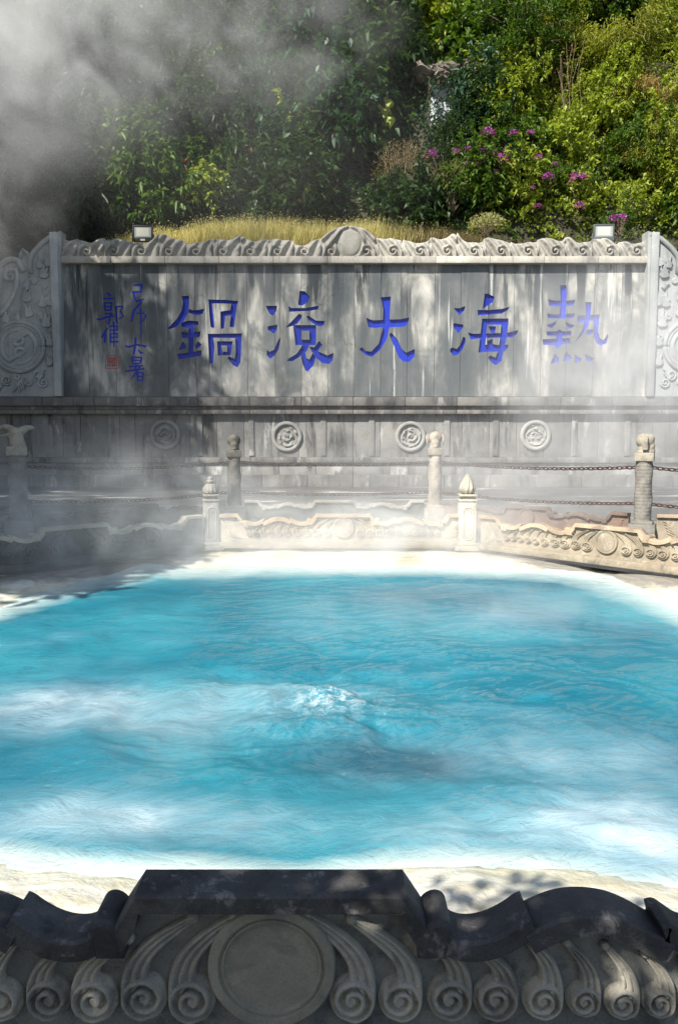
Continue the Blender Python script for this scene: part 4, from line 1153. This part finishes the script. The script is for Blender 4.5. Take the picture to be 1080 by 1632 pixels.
# ------------------------------------------------------------------ vegetation
def leaf_arrays(C, D, ln, wd, seed, droop=.25, roll=1.0):
    """C centres (leaf bases), D directions; one folded leaf each -> verts (N*4,3)"""
    r = np.random.default_rng(seed); n = len(C)
    D = D / (np.linalg.norm(D, axis=1)[:, None] + 1e-9)
    up = np.tile([0, 0, 1.0], (n, 1)) + r.normal(0, .45 * roll, (n, 3))
    S = np.cross(D, up); S /= (np.linalg.norm(S, axis=1)[:, None] + 1e-9)
    Nn = np.cross(S, D)
    ln = np.asarray(ln).reshape(-1, 1); wd = np.asarray(wd).reshape(-1, 1)
    tip = C + D * ln - np.array([0, 0, 1]) * ln * droop
    mid = C + D * ln * .45
    a = mid + S * wd * .5 + Nn * wd * .22; b = mid - S * wd * .5 + Nn * wd * .22
    V = np.stack([C, a, tip, b], 1).reshape(-1, 3)
    return V
def leaf_mesh(name, parts):
    """parts: list of (V, tone per leaf, material index)"""
    V = np.concatenate([p[0] for p in parts]); n = len(V) // 4
    tone = np.concatenate([p[1] for p in parts]); mi = np.concatenate([np.full(len(p[1]), p[2]) for p in parts])
    me = bpy.data.meshes.new(name)
    me.vertices.add(len(V)); me.vertices.foreach_set('co', V.astype(np.float32).ravel())
    base = np.arange(n) * 4
    tri = np.stack([base, base + 1, base + 2, base, base + 2, base + 3], 1).ravel()
    me.loops.add(len(tri)); me.loops.foreach_set('vertex_index', tri.astype(np.int32))
    me.polygons.add(2 * n); me.polygons.foreach_set('loop_start', (np.arange(2 * n) * 3).astype(np.int32))
    me.polygons.foreach_set('material_index', np.repeat(mi, 2).astype(np.int32))
    me.update(calc_edges=True); me.validate()
    at = me.attributes.new('leaf_tone', 'FLOAT', 'FACE'); at.data.foreach_set('value', np.repeat(tone, 2).astype(np.float32))
    return me
def ball_clump(n, r, seed, shell=.55, up=.35):
    g = np.random.default_rng(seed)
    d = g.normal(0, 1, (n, 3)); d /= np.linalg.norm(d, axis=1)[:, None]
    d[:, 2] = np.where(d[:, 2] < -.35, -d[:, 2], d[:, 2])
    rad = (shell + (1 - shell) * g.random(n) ** .6)[:, None]
    P = d * rad * np.asarray(r)
    D = d + np.array([0, 0, up]) + g.normal(0, .5, (n, 3))
    return P, D, g
def bush_parts(seed, rx, rz, sprays, per, ln, wd, mat=0, droop=.3, tone=(0, 1)):
    """a crown of many small leafy sprays with gaps between"""
    g = np.random.default_rng(seed)
    S, _, _ = ball_clump(sprays, (rx, rx, rz), seed, .45)
    lump = g.random(sprays)
    dn = S / (np.linalg.norm(S, axis=1)[:, None] + 1e-6)
    gain = np.full(sprays, .62)
    for q in range(7):
        a = g.normal(0, 1, 3); a[2] = abs(a[2]); a /= np.linalg.norm(a)
        gain += g.uniform(.2, .75) * np.exp(-((dn - a) ** 2).sum(1) / .22)
    S = S * gain[:, None]
    P = []; D = []; T = []
    for i in range(sprays):
        out = S[i] / (np.linalg.norm(S[i]) + 1e-6)
        k = per + int(g.integers(-per // 3, per // 3 + 1))
        ax = out * .6 + np.array([0, 0, .6]) + g.normal(0, .35, 3); ax /= np.linalg.norm(ax)
        t = g.random(k); sp = ln * 2.2
        P.append(S[i] + ax[None] * (t[:, None] * sp) + g.normal(0, ln * .16, (k, 3)))
        D.append(ax[None] * .35 + g.normal(0, 1, (k, 3)) * .8 + out[None] * .3)
        T.append(np.clip(g.normal(.35 + .35 * lump[i], .16, k), 0, .82))
    P = np.concatenate(P); D = np.concatenate(D); T = np.concatenate(T)
    L = ln * g.uniform(.6, 1.25, len(P)); Wd = wd * g.uniform(.7, 1.2, len(P))
    return leaf_arrays(P, D, L, Wd, seed + 1, droop), T, mat
def stems_mesh(name, seed, h, n, spread, r0, lean=0.0):
    mb = MB(); g = random.Random(seed)
    for i in range(n):
        a = g.uniform(0, 6.28); s = g.uniform(.3, 1) * spread; b = g.uniform(-.3, .3)
        pts = [(0, 0, 0)]
        for k in range(1, 5):
            t = k / 4; pts.append((s * math.cos(a + b * t) * t ** 1.3 + g.gauss(0, .03 * h) + lean * t, s * math.sin(a + b * t) * t ** 1.3 + g.gauss(0, .03 * h), h * g.uniform(.75, 1.05) * t))
        mb.tube(pts, [r0 * (1 - .75 * k / 4) for k in range(5)], 5)
    return mb.mesh(name, 'all')
def place_leaf(name, me, parent, mats):
    o = bpy.data.objects.new(name, me); col.objects.link(o); o.parent = parent
    if len(me.materials) == 0:
        for m in mats: me.materials.append(m)
    for sl_, m in zip(o.material_slots, mats): sl_.link = 'OBJECT'; sl_.material = m
    return o

def on_hill(px, py, off=1.3):
    """where the sight line through a photograph pixel meets the growth on the slope"""
    Y = 28.2
    for _ in range(800):
        p = at_depth(px, py, Y)
        if p.z <= float(hill_z(p.x, Y)) + off: break
        Y += .03
    return p
# spots of the plants and rocks that stand out, kept clear of the thicket
CLEAR = [(on_hill(x, y), r) for x, y, r in ((606, 170, 1.1), (606, 210, 1.2), (778, 250, 1.2), (690, 255, .8), (868, 280, 1.0), (920, 290, .9), (985, 352, .8), (265, 250, 1.2), (325, 290, 1.2), (500, 195, 1.4), (470, 295, 1.1), (640, 290, 1.5), (640, 240, 1.3), (720, 310, 1.2),
   (712, 150, 1.5), (712, 185, 1.3), (712, 120, 1.3), (680, 165, 1.1), (745, 165, 1.1), (905, 200, .9), (905, 150, .8), (985, 130, 1.6), (1040, 110, 1.6), (1062, 200, 1.2), (818, 130, 1.1), (818, 70, 1.2), (900, 60, 1.2), (775, 360, .7), (560, 90, 1.0))]
# the thicket over the whole slope: one mass nobody could take apart
def thicket():
    g = np.random.default_rng(42); parts = []
    def region(x, z):
        """0 dark, 1 mid, 2 lime, 3 bluegreen: plant colours here, the sunlit right side painted in"""
        n = fbm(x * .45 + 20, z * .45 + 20, 91) + .25 * (fbm(x * 1.5, z * 1.5, 92) - .5)
        right = np.clip((x - 2) / 7, 0, 1)
        v = n + right * .34 - .05 - .05 * np.clip((-x - 3) / 4, 0, 1) + .03 * np.exp(-((x + 2) / 2.5) ** 2)  # lime gains to the right, painting sunlight into the leaf colours
        return np.where(v < .46, 0, np.where(v < .56, 3, np.where(v < .66, 1, 2)))
    # low growth that hides the soil
    N = 2100
    xs = g.uniform(-16, 16, N); ys = 29.0 + 10.0 * g.random(N) ** .95
    zs = hill_z(xs, ys); reg = region(xs, zs)
    for k in range(N):
        r = g.uniform(.45, .9); n = 60
        P, D, _ = ball_clump(n, (r, r, r * .8), 1000 + k, .6)
        P = P + np.array([xs[k], ys[k], zs[k] + g.uniform(-.1, .3)])
        ln = .17 * g.uniform(.7, 1.5)
        T = np.clip(g.normal(g.uniform(.1, .6), .18, n), 0, .82)
        parts.append((leaf_arrays(P, D, ln * g.uniform(.6, 1.3, n), ln * g.uniform(.4, .6) * g.uniform(.8, 1.2, n), 9000 + k, .3), T, int(reg[k])))
    # bushes heaped over one another, of many heights
    Nb = 340
    xs = g.uniform(-15.5, 15.5, Nb); ys = 29.3 + 9.0 * g.random(Nb)
    zs = hill_z(xs, ys); reg = region(xs, zs)
    for k in range(Nb):
        m = int(reg[k])
        zc_ = zs[k] + .8
        if any((xs[k] - q.x) ** 2 + (zc_ - q.z) ** 2 < (.72 * r_) ** 2 for q, r_ in CLEAR): continue
        rx = g.uniform(.6, 1.5); rz = rx * g.uniform(1.0, 2.3)
        ln = g.choice([.14, .18, .24, .33] if xs[k] > 2 else [.19, .25, .32, .40]) * g.uniform(.85, 1.15)
        nar = g.choice([.28, .42, .55])
        per = int(15 * (.18 / ln) ** 1.1) + 4
        sp = int(62 * rx * rz * (.6 if g.random() < .3 else 1)) + 16
        V, T, _ = bush_parts(20000 + k * 3, rx, rz, sp, per, ln, ln * nar, m, g.uniform(.15, .5))
        V = V + np.array([xs[k], ys[k] - .25, zs[k] + rz * .45])
        parts.append((V, T, m))
    me = leaf_mesh('hillside_thicket', parts)
    for k in ('dark', 'mid', 'lime', 'bluegreen'): me.materials.append(L_[k])
    o = bpy.data.objects.new('hillside_thicket', me); col.objects.link(o)
    tag(o, 'dense mixed green thicket covering the slope above the wall', kind='stuff')
thicket()

# golden dry grass along the top of the wall
def grass():
    g = np.random.default_rng(8); parts = []
    n = 38000
    x = g.uniform(-8.2, 8.0, n); y = WY + .75 + 2.0 * g.random(n)
    prof = np.interp(x, [-8.5, -7.6, -6, -3, 1.0, 3.2, 5, 6.2, 8.2], [.35, .75, 1.2, 1.4, 1.4, 1.15, .8, .4, .2]) * np.interp(y, [WY + .7, WY + 1.6, WY + 2.8], [.75, 1, 1.05])
    h = prof * g.uniform(.45, 1.15, n) * (.75 + .5 * fbm(x * .9, y * .9, 61))
    base = np.stack([x, y, np.where(y < 27.8, 7.86, 7.95) - .02 + 0 * x], -1)
    D = np.stack([g.normal(.08, .22, n), g.normal(-.05, .22, n), np.ones(n)], -1)
    keep = h > .06
    V = leaf_arrays(base[keep], D[keep], h[keep], .022 + 0 * h[keep], 3, .06)
    dark = (x > 2.2 + g.normal(0, .8, n))
    T = np.clip(g.normal(.5, .25, n), 0, 1)
    kd = dark[keep]
    V4 = V.reshape(-1, 4, 3)
    parts = [(V4[~kd].reshape(-1, 3), T[keep][~kd], 0), (V4[kd].reshape(-1, 3), T[keep][kd], 1)]
    # seed heads
    m = 15000
    i = g.integers(0, n, m); hh = h[i] * g.uniform(.7, 1.05, m)
    tip = base[i] + D[i] / np.linalg.norm(D[i], axis=1)[:, None] * hh[:, None] + g.normal(0, .05, (m, 3))
    dd = g.normal(0, 1, (m, 3)); dd[:, 2] = np.abs(dd[:, 2])
    parts.append((leaf_arrays(tip, dd, .07 * g.uniform(.5, 1.2, m), .03 + 0 * hh, 4, .1)[np.repeat(~dark[i], 4)], T[i][~dark[i]], 0))
    parts.append((leaf_arrays(tip, dd, .07 * g.uniform(.5, 1.2, m), .03 + 0 * hh, 4, .1)[np.repeat(dark[i], 4)], T[i][dark[i]], 1))
    me = leaf_mesh('dry_grass', parts); me.materials.append(L_['straw']); me.materials.append(L_['straw_dark'])
    o = bpy.data.objects.new('dry_grass', me); col.objects.link(o)
    tag(o, 'golden dry grass growing along the top of the wall', kind='stuff')
    # soil bed the grass stands in
    b = MB(); b.box((0, WY + .87, 7.70), (17.2, .9, .32)); q = b.build('planting_bed', M['soil']); tag(q, 'soil bed behind the carved crest', kind='structure')
grass()

# single shrubs one can tell apart
def red_tipped(seed, mat):
    me = leaf_mesh('foliage', [bush_parts(seed, 1.0, .85, 150, 16, .21, .105, 0, .4)]); me.materials.append(mat)
    g = np.random.default_rng(seed + 5); P, D, _ = ball_clump(13, (1.08, 1.08, .98), seed + 6, .85)
    P = np.repeat(P, 7, 0); D = np.repeat(D, 7, 0) * .4 + g.normal(0, .8, (len(P), 3))
    br = leaf_mesh('red_bracts', [(leaf_arrays(P, D, .11 * g.uniform(.6, 1.2, len(P)), .055 + 0 * P[:, 0], seed, .15), g.random(len(P)), 0)])
    st = stems_mesh('stems', seed, 1.0, 9, .8, .03)
    return me, br, st
RT = [red_tipped(100 + k, L_['lime' if k % 2 == 0 else 'mid']) for k in range(3)]
GS = 'red-tipped shrubs on the slope'
for k, (px, py, s, mats, lab) in enumerate((
    (265, 262, 1.15, 'mid', 'red-tipped green shrub above the left floodlight'),
    (325, 300, 1.1, 'lime', 'yellow-green red-tipped shrub low over the golden grass, left of the middle'),
    (385, 255, .95, 'mid', 'red-tipped dark green shrub half hidden in steam, left of the bright one'),
    (500, 205, 1.25, 'lime', 'bright yellow-green shrub in full sun above the crest, left of the big-leaved plant'),
    (470, 305, .9, 'lime', 'small bright shrub rising from the golden grass beside the crest medallion'),
    (440, 120, 1.2, 'mid', 'tall hazy shrub with red tips high on the slope, left of the middle'),
    (560, 95, 1.3, 'mid', 'dark shrub with red tips above the big-leaved plant'),
    (150, 330, 1.0, 'mid', 'shaded shrub behind the left end of the crest'),
    (400, 55, 1.2, 'lime', 'pale hazy yellow-green shrub near the top left of the slope'))):
    p = on_hill(px, py); root = empty('shrub', p, lab, 'shrub', GS, k * 1.3); root.scale = (s, s, s)
    m = RT[k % 3]
    place_leaf('foliage', m[0], root, [L_[mats]]); place_leaf('red_bracts', m[1], root, [L_['bract']])['kind'] = 'stuff'; link('stems', m[2], root, M['twig']); root.location.z -= .45 * s

def blossom_mesh(seed, n=70, r=.23):
    g = np.random.default_rng(seed); P, D, _ = ball_clump(n, (r, r, r * .8), seed, .5)
    return leaf_mesh('blossom', [(leaf_arrays(P, D, .085 * g.uniform(.7, 1.2, n), .07 + 0 * P[:, 0], seed, .1), g.random(n), 0)])
BL = [blossom_mesh(300 + k) for k in range(4)]
BF = leaf_mesh('foliage', [bush_parts(310, 1.0, .7, 130, 16, .13, .075, 0, .3)]); BS = stems_mesh('stems', 311, .9, 8, .9, .022)
for k, (cx, cy_, s, mat, lab, spots) in enumerate((
    (788, 262, 1.15, 'bluegreen', 'bougainvillea with the thickest purple blossoms below the pale retaining wall', ((777, 215, 1.1), (797, 258, 1.2), (765, 262, .7), (783, 247, .8), (815, 265, .7), (818, 214, .7), (770, 240, .5), (806, 240, .5), (745, 262, .5), (790, 275, .5))),
    (695, 265, .8, 'dark', 'dark bougainvillea with few purple flowers beside the brown stalks', ((687, 249, 1.0), (746, 241, .8), (727, 243, .6))),
    (868, 290, .9, 'mid', 'bougainvillea with mauve flowers between the two thicker ones', ((872, 283, .8), (858, 252, .6), (857, 330, .6), (845, 213, .6), (848, 300, .4), (884, 262, .4))),
    (920, 300, .85, 'mid', 'bougainvillea with one rich purple cluster above the right floodlight', ((920, 286, 1.2), (923, 330, .8))),
    (985, 362, .7, 'mid', 'low bougainvillea touching the right end of the crest', ((987, 351, 1.0), (975, 350, .7))))):
    p = on_hill(cx, cy_); root = empty('bougainvillea', p, lab, 'bougainvillea', 'bougainvilleas above the wall', k * 2.1)
    f = place_leaf('foliage', BF, root, [L_[mat]]); f.scale = (s,) * 3; st = link('stems', BS, root, M['twig']); st.scale = (s,) * 3; st.location.z = -.5 * s
    inv = Matrix.Rotation(-k * 2.1, 3, 'Z')
    for j, (bx, by, bs) in enumerate(spots):
        w_ = at_depth(bx, by, p.y - 1.25 * s - .1); o = place_leaf('blossom', BL[(k + j) % 4], root, [L_['bloom']]); o.location = inv @ (w_ - p); o.scale = (bs * 1.05,) * 3

# plant with big heart-shaped leaves
def big_leaf_plant():
    p = on_hill(606, 215); root = empty('big_leaved_plant', p, 'plant with a few big pale heart-shaped leaves standing clear of the dark shrubs', 'plant')
    g = random.Random(3)
    st = MB(); org = Vector(p)
    spots = [(600, 150, .36, 0), (612, 148, .34, 0), (622, 160, .40, 0), (604, 165, .38, 0), (616, 172, .42, 0), (622, 186, .44, 0), (592, 160, .30, 1), (606, 216, .42, 1), (596, 205, .30, 1), (611, 222, .36, 1)]
    top = None
    for i, (x, y, s, m) in enumerate(spots):
        w_ = at_depth(x, y, p.y - 1.0 - .1 * g.random()) - org
        q = MB(); hz = [(0, 0), (.16, .07), (.32, .04), (.42, -.10), (.40, -.30), (.25, -.55), (.0, -.95), (-.25, -.55), (-.40, -.30), (-.42, -.10), (-.32, .04), (-.16, .07)]
        t = g.uniform(-.5, .5); c, sn = math.cos(t), math.sin(t)
        pts = [(a * c - b * sn, a * sn + b * c) for a, b in hz]
        V = [(w_.x, w_.y - .03, w_.z - .3 * s)] + [(w_.x + a * s, w_.y + abs(hz[k][0]) * s * .5 - .1 * b * s, w_.z + b * s) for k, (a, b) in enumerate(pts)]
        q.add(V, [(0, 1 + k, 1 + (k + 1) % 12) for k in range(12)])
        o = q.build('leaf', L_['lime'] if m == 0 else L_['mid'], root)
        at = o.data.attributes.new('leaf_tone', 'FLOAT', 'FACE'); at.data.foreach_set('value', np.full(12, .8 if m == 0 else .9, np.float32))
        mid = Vector((.1, -.6, .6))
        st.tube([(0, -.3, -.2), tuple(mid * .8), tuple(w_)], [.025, .018, .008], 5)
    st.build('stems', M['twig'], root, 'all')
big_leaf_plant()

def stalk_bush(px, py, lab, n, h, spread, mats, seed, leafy=0):
    p = on_hill(px, py); root = empty('stalky_bush', p, lab, 'dry bush', None, seed); root.location.z -= .2
    me = stems_mesh('stems', seed, h, n, spread, .014); link('stems', me, root, M['twig'])
    if leafy:
        g = np.random.default_rng(seed); P, D, _ = ball_clump(leafy, (spread, spread, h * .5), seed, .3); P[:, 2] += h * .55
        q = leaf_mesh('foliage', [(leaf_arrays(P, D, .10 * g.uniform(.5, 1.4, leafy), .035 + 0 * P[:, 0], seed, .3), g.random(leafy), 0)]); place_leaf('foliage', q, root, [L_[mats]])
stalk_bush(640, 325, 'dry brown bush of thin stalks behind the middle of the crest', 46, 2.3, 1.1, 'straw_dark', 5, 1500)
stalk_bush(720, 335, 'thin grey-brown stalks right of the crest medallion', 30, 1.8, .9, 'straw_dark', 6, 900)
stalk_bush(905, 245, 'bare upright stems standing among yellow-green leaves at right', 9, 4.2, .7, 'drybamboo', 7, 120)
stalk_bush(775, 372, 'low pale dry bush just behind the crest, right of the middle', 26, .8, .7, 'pale', 8, 900)

# feathery bamboo and trees at the upper right, trees along the top
def feather_mesh(seed, n, h, spread):
    g = np.random.default_rng(seed); P = []; D = []; st = MB()
    for i in range(n):
        a = g.uniform(0, 6.28); s = spread * g.uniform(.4, 1); hh = h * g.uniform(.7, 1.1)
        pts = []
        for k in range(9):
            t = k / 8; pts.append(np.array([s * math.cos(a) * t ** 1.8, s * math.sin(a) * t ** 1.8, hh * (t - .42 * t ** 3)]))
        st.tube([tuple(q) for q in pts], [.022 * (1 - .85 * k / 8) for k in range(9)], 4)
        for k in range(2, 9):
            m = 46
            P.append(pts[k] + g.normal(0, .19, (m, 3))); dd = g.normal(0, .6, (m, 3)) + np.array([math.cos(a), math.sin(a), -.5]); D.append(dd)
    P = np.concatenate(P); D = np.concatenate(D); nl = len(P)
    me = leaf_mesh('foliage', [(leaf_arrays(P, D, .24 * g.uniform(.5, 1.2, nl), .032 * g.uniform(.7, 1.3, nl), seed, .35), np.clip(g.normal(.5, .25, nl), 0, 1), 0)])
    return me, st.mesh('canes', 'all')
FM = [feather_mesh(50 + k, 26, 4.6, 2.3) for k in range(2)]
for k, (px, py, s, mat, lab) in enumerate(((985, 150, 1.0, 'feather', 'arching feathery yellow-green bamboo at the upper right'), (1062, 215, .8, 'drybamboo', 'dry tan bamboo spray at the right edge'), (1045, 300, .75, 'feather', 'feathery bamboo low at the right edge above the wing'), (880, 120, .8, 'feather', 'smaller feathery bamboo left of the big arching one'))):
    p = on_hill(px, py); root = empty('bamboo', p, lab, 'bamboo', 'bamboos at the right of the slope', k * 1.7); root.scale = (s,) * 3; root.location.z -= .4
    place_leaf('foliage', FM[k % 2][0], root, [L_[mat]]); link('canes', FM[k % 2][1], root, M['twig'])

def tree_meshes(seed, h, crown, ncl, ln, per=70, low=.35):
    g = random.Random(seed); gn = np.random.default_rng(seed); tr = MB(); parts = []
    pts = [(0, 0, -.5)]; x = y = 0
    for k in range(1, 9):
        x += g.gauss(0, .03 * h / 2); y += g.gauss(0, .03 * h / 2); pts.append((x, y, h * k / 8))
    tr.tube(pts, [.055 * h ** .7 * (1 - .8 * k / 8) for k in range(9)], 8)
    for i in range(ncl):
        t = g.uniform(low, 1.0); k = t * 8; b = Vector(pts[min(8, int(k))])
        a = g.uniform(0, 6.28); r = crown * g.uniform(.25, 1) * math.sqrt(max(.08, 1 - ((t - .72) / .42) ** 2))
        e = b + Vector((r * math.cos(a), r * math.sin(a), g.uniform(.1, .5) * r))
        m = b.lerp(e, .5) + Vector((0, 0, .12 * r))
        tr.tube([tuple(b), tuple(m), tuple(e)], [.016 * h ** .7, .011 * h ** .7, .004 * h ** .7], 5)
        n = per; rr = crown * g.uniform(.18, .34)
        P, D, _ = ball_clump(n, (rr, rr, rr * .75), seed * 100 + i, .35)
        parts.append((leaf_arrays(P + np.array(e), D, ln * gn.uniform(.6, 1.2, n), ln * .5 * gn.uniform(.7, 1.2, n), seed * 77 + i, .3), np.clip(gn.normal(g.uniform(.25, .65), .15, n), 0, .82), 0))
    return tr.mesh('trunk', 'all'), leaf_mesh('crown', parts)
TM = [tree_meshes(3, 5.0, 2.2, 80, .20, 95, .15), tree_meshes(4, 5.6, 2.0, 66, .19, 95, .2)]
GT = 'trees on the upper slope'
for k, (px, py, s, mat, lab) in enumerate(((818, 175, .95, 'mid', 'slender tree with a visible trunk right of the pale retaining wall'), (706, 72, .8, 'lime', 'light-leaved tree above the stone ledge'), (900, 95, .9, 'lime', 'yellow-green tree with a forked grey trunk left of the bamboo'),
        (752, 30, 1.0, 'dark', 'dark tree at the top edge right of the middle'), (610, 20, 1.0, 'bluegreen', 'bluish green tree at the top edge just left of the stone ledge'), (965, 25, 1.0, 'lime', 'yellow-green tree at the top edge, right'),
        (300, 150, 1.1, 'dark', 'dark tree veiled in steam at the upper left'), (90, 270, 1.1, 'dark', 'deep shaded tree behind the left wing'), (500, 40, 1.0, 'mid', 'steam-veiled tree at the top edge, left of the middle'))):
    p = on_hill(px, py); root = empty('hillside_tree', p, lab, 'tree', GT, k * 1.1); root.scale = (s,) * 3; root.location.z -= .3
    link('trunk', TM[k % 2][0], root, M['bark']); place_leaf('crown', TM[k % 2][1], root, [L_[mat]])

# pale retaining wall and stone ledge glimpsed through the leaves
def glimpse():
    p = on_hill(712, 185); y = p.y + .35
    x0, z0 = W(686, 200, y); x1, z1 = W(746, 136, y)
    b = MB(); b.box(((x0 + x1) / 2, y + .4, (z0 + z1) / 2), (x1 - x0, .8, z1 - z0), .04)
    o = b.build('retaining_wall', M['pale_wall'], None, True); tag(o, 'pale bluish retaining wall glimpsed through leaves on the slope', 'retaining wall')
    g = random.Random(9); xl, zl = W(668, 128, y); xr = W(772, 128, y)[0]
    root = empty('stone_ledge', (xl, y, zl), 'grey-brown rocky ledge above the pale retaining wall', 'rock ledge')
    for i in range(17):
        bm = bmesh.new(); bmesh.ops.create_icosphere(bm, subdivisions=3, radius=1)
        sx, sy, sz = g.uniform(.22, .55), g.uniform(.3, .6), g.uniform(.13, .32)
        for v in bm.verts:
            n = v.co.copy(); k = 1 + .55 * (float(fbm(n.x * 1.9 + i * 9 + 40, n.y * 1.9 + n.z * 2.6 + 40, 7)) - .47) * 2
            v.co = Vector((n.x * sx * k, n.y * sy * k, n.z * sz * k))
        me = bpy.data.meshes.new('boulder'); bm.to_mesh(me); bm.free()
        o = link('boulder', me, root, M['rock']); t = (i % 9) / 8
        o.location = ((xr - xl) * t + g.uniform(-.12, .12), -.1 + .55 * (i // 9) + g.uniform(-.2, .2), .10 + .40 * (i // 9) + .12 * math.sin(t * 7 + i) + g.uniform(-.1, .1)); o.rotation_euler = (g.uniform(-.3, .3), g.uniform(-.4, .4), g.uniform(0, 6))
    # creeper hanging in front of the wall
    gn = np.random.default_rng(4); P = []; D = []; st = MB(); org = Vector(((x0 + x1) / 2, y - .25, z1 + .2))
    for k in range(22):
        x = gn.uniform(-1.0, 1.0) * (x1 - x0) * .62; L = gn.uniform(.5, 1.7) * (.7 + abs(x))
        pts = [(x + gn.normal(0, .05) * t, -.15 - .25 * math.sin(t * 3) + gn.normal(0, .04), .15 - L * t) for t in np.linspace(0, 1, 6)]
        st.tube(pts, .010, 4)
        for q in pts: P += [np.array(q) + gn.normal(0, .09, 3) for _ in range(9)]
    P = np.array(P); D = gn.normal(0, .7, P.shape) + np.array([0, -.5, -.2])
    root = empty('creeper', org, 'thin creeper hanging over the pale retaining wall', 'creeper')
    me = leaf_mesh('foliage', [(leaf_arrays(P, D, .13 * gn.uniform(.6, 1.3, len(P)), .07 * gn.uniform(.7, 1.2, len(P)), 2, .3), np.clip(gn.normal(.4, .2, len(P)), 0, .82), 0)])
    place_leaf('foliage', me, root, [L_['bluegreen']]); st.build('stems', M['twig'], root, 'all')
glimpse()

# unseen trees added left of and behind the camera to shade the near rail, the left of the wall and the slope
SH = tree_meshes(21, 10.0, 3.4, 120, .46, 100, .42)
SB = tree_meshes(22, 3.25, 1.05, 190, .13, 85, .42)
for k, (x, y, s, src, lab) in enumerate(((-2.9, -1.0, .82, SB, 'small unseen tree added to shade the near rail, furthest left'), (-2.05, -.95, .92, SB, 'small unseen tree added to shade the near rail, tallest of the row'), (-1.25, -1.1, .99, SB, 'small unseen tree added to shade the near rail, third from left'), (-.45, -1.5, 1.04, SB, 'small unseen tree added to shade the near rail, nearest the camera'),
        (-19.6, 17.6, 1.9, SH, 'unseen very tall tree left of the wall'), (-23.0, 16.0, 1.9, SH, 'very tall tree left of the wall, further out, added for shade'), (-20.0, 23.4, 2.1, SH, 'tallest unseen tree on the left slope'), (-8.9, 4.8, .74, SH, 'unseen tree left of the pool beyond the terrace'), (-9.8, 8.3, .8, SH, 'unseen tree added for shade left of the outer barrier, nearest the dragon-headed pillar'),
        (-13.4, 10.4, 1.0, SH, 'unseen tree on the left of the outer barrier'))):
    root = empty('added_shade_tree', (x, y, 0), lab, 'tree', 'unseen trees added round the terrace for shade', k * 2.2); root.scale = (s,) * 3
    link('trunk', src[0], root, M['bark']); place_leaf('crown', src[1], root, [L_['mid']])

# ------------------------------------------------------------------ steam
def puff(center, rad, dens, label, **kw):
    bm = bmesh.new(); bmesh.ops.create_icosphere(bm, subdivisions=3, radius=1.02)
    me = bpy.data.meshes.new('steam'); bm.to_mesh(me); bm.free()
    o = link('steam', me, None, steam_mat('drifting_steam', dens, **kw)); o.location = center; o.scale = rad
    tag(o, label, None, None, 'stuff')
def P3(px, py, Y): return at_depth(px, py, Y)
puff(P3(10, 0, 21), (6.0, 2.6, 5.2), .62, 'thick plume of steam filling the upper left corner', nscale=1.5, thr=(.32, .74), power=1.6, seed=1)
puff(P3(320, 20, 23), (6.4, 2.6, 3.6), .24, 'thin torn steam trailing right from the plume', nscale=1.9, thr=(.40, .72), seed=5)
puff(P3(0, 270, 18), (2.0, 1.8, 4.2), .24, 'faint steam column rising at the left edge', nscale=1.9, thr=(.36, .74), seed=8)
puff(P3(330, 200, 24), (8.0, 2.0, 5.5), .032, 'thin bright veil of steam before the dark left of the slope', nscale=.9, thr=(.20, .70), power=1.0, seed=31)
puff(P3(620, 640, 19), (9.0, 3.0, 3.6), .016, 'thin warm veil of steam before the wall', nscale=1.0, thr=(.25, .70), power=1.0, seed=33)
puff(P3(985, 600, 20), (4.0, 4, 3.6), .27, 'steam veiling the right part of the wall', nscale=1.5, thr=(.30, .68), seed=12)
puff(P3(780, 790, 13.2), (6.5, 2.2, 1.4), .30, 'low steam drifting over the terrace behind the pool', nscale=2.5, thr=(.32, .66), seed=3, stretch=(.6, 1, 1.5))
puff(P3(600, 868, 10.4), (3.8, 1.1, .80), 1.25, 'steam curling along the far edge of the water', nscale=4, thr=(.32, .66), seed=9, stretch=(.7, 1, 1.3))
puff(P3(130, 830, 9.2), (3.0, 1.6, 1.15), .50, 'steam rolling over the left panel', nscale=3.5, thr=(.34, .68), seed=14)
puff(P3(250, 1250, 4.0), (1.7, 1.2, .32), 1.0, 'wisp of steam low over the near left water', nscale=4, thr=(.38, .68), seed=4)
puff(P3(860, 1260, 4.0), (1.5, 1.2, .32), 1.1, 'wisp of steam low over the near right water', nscale=4, thr=(.38, .68), seed=6)
puff(P3(800, 990, 7.2), (2.6, 1.6, .35), .6, 'thin steam over the far right water', nscale=3, thr=(.36, .68), seed=21)
puff(P3(140, 1110, 5.6), (1.6, .8, .30), .9, 'thin steam over the left water', nscale=4, thr=(.38, .66), seed=23)
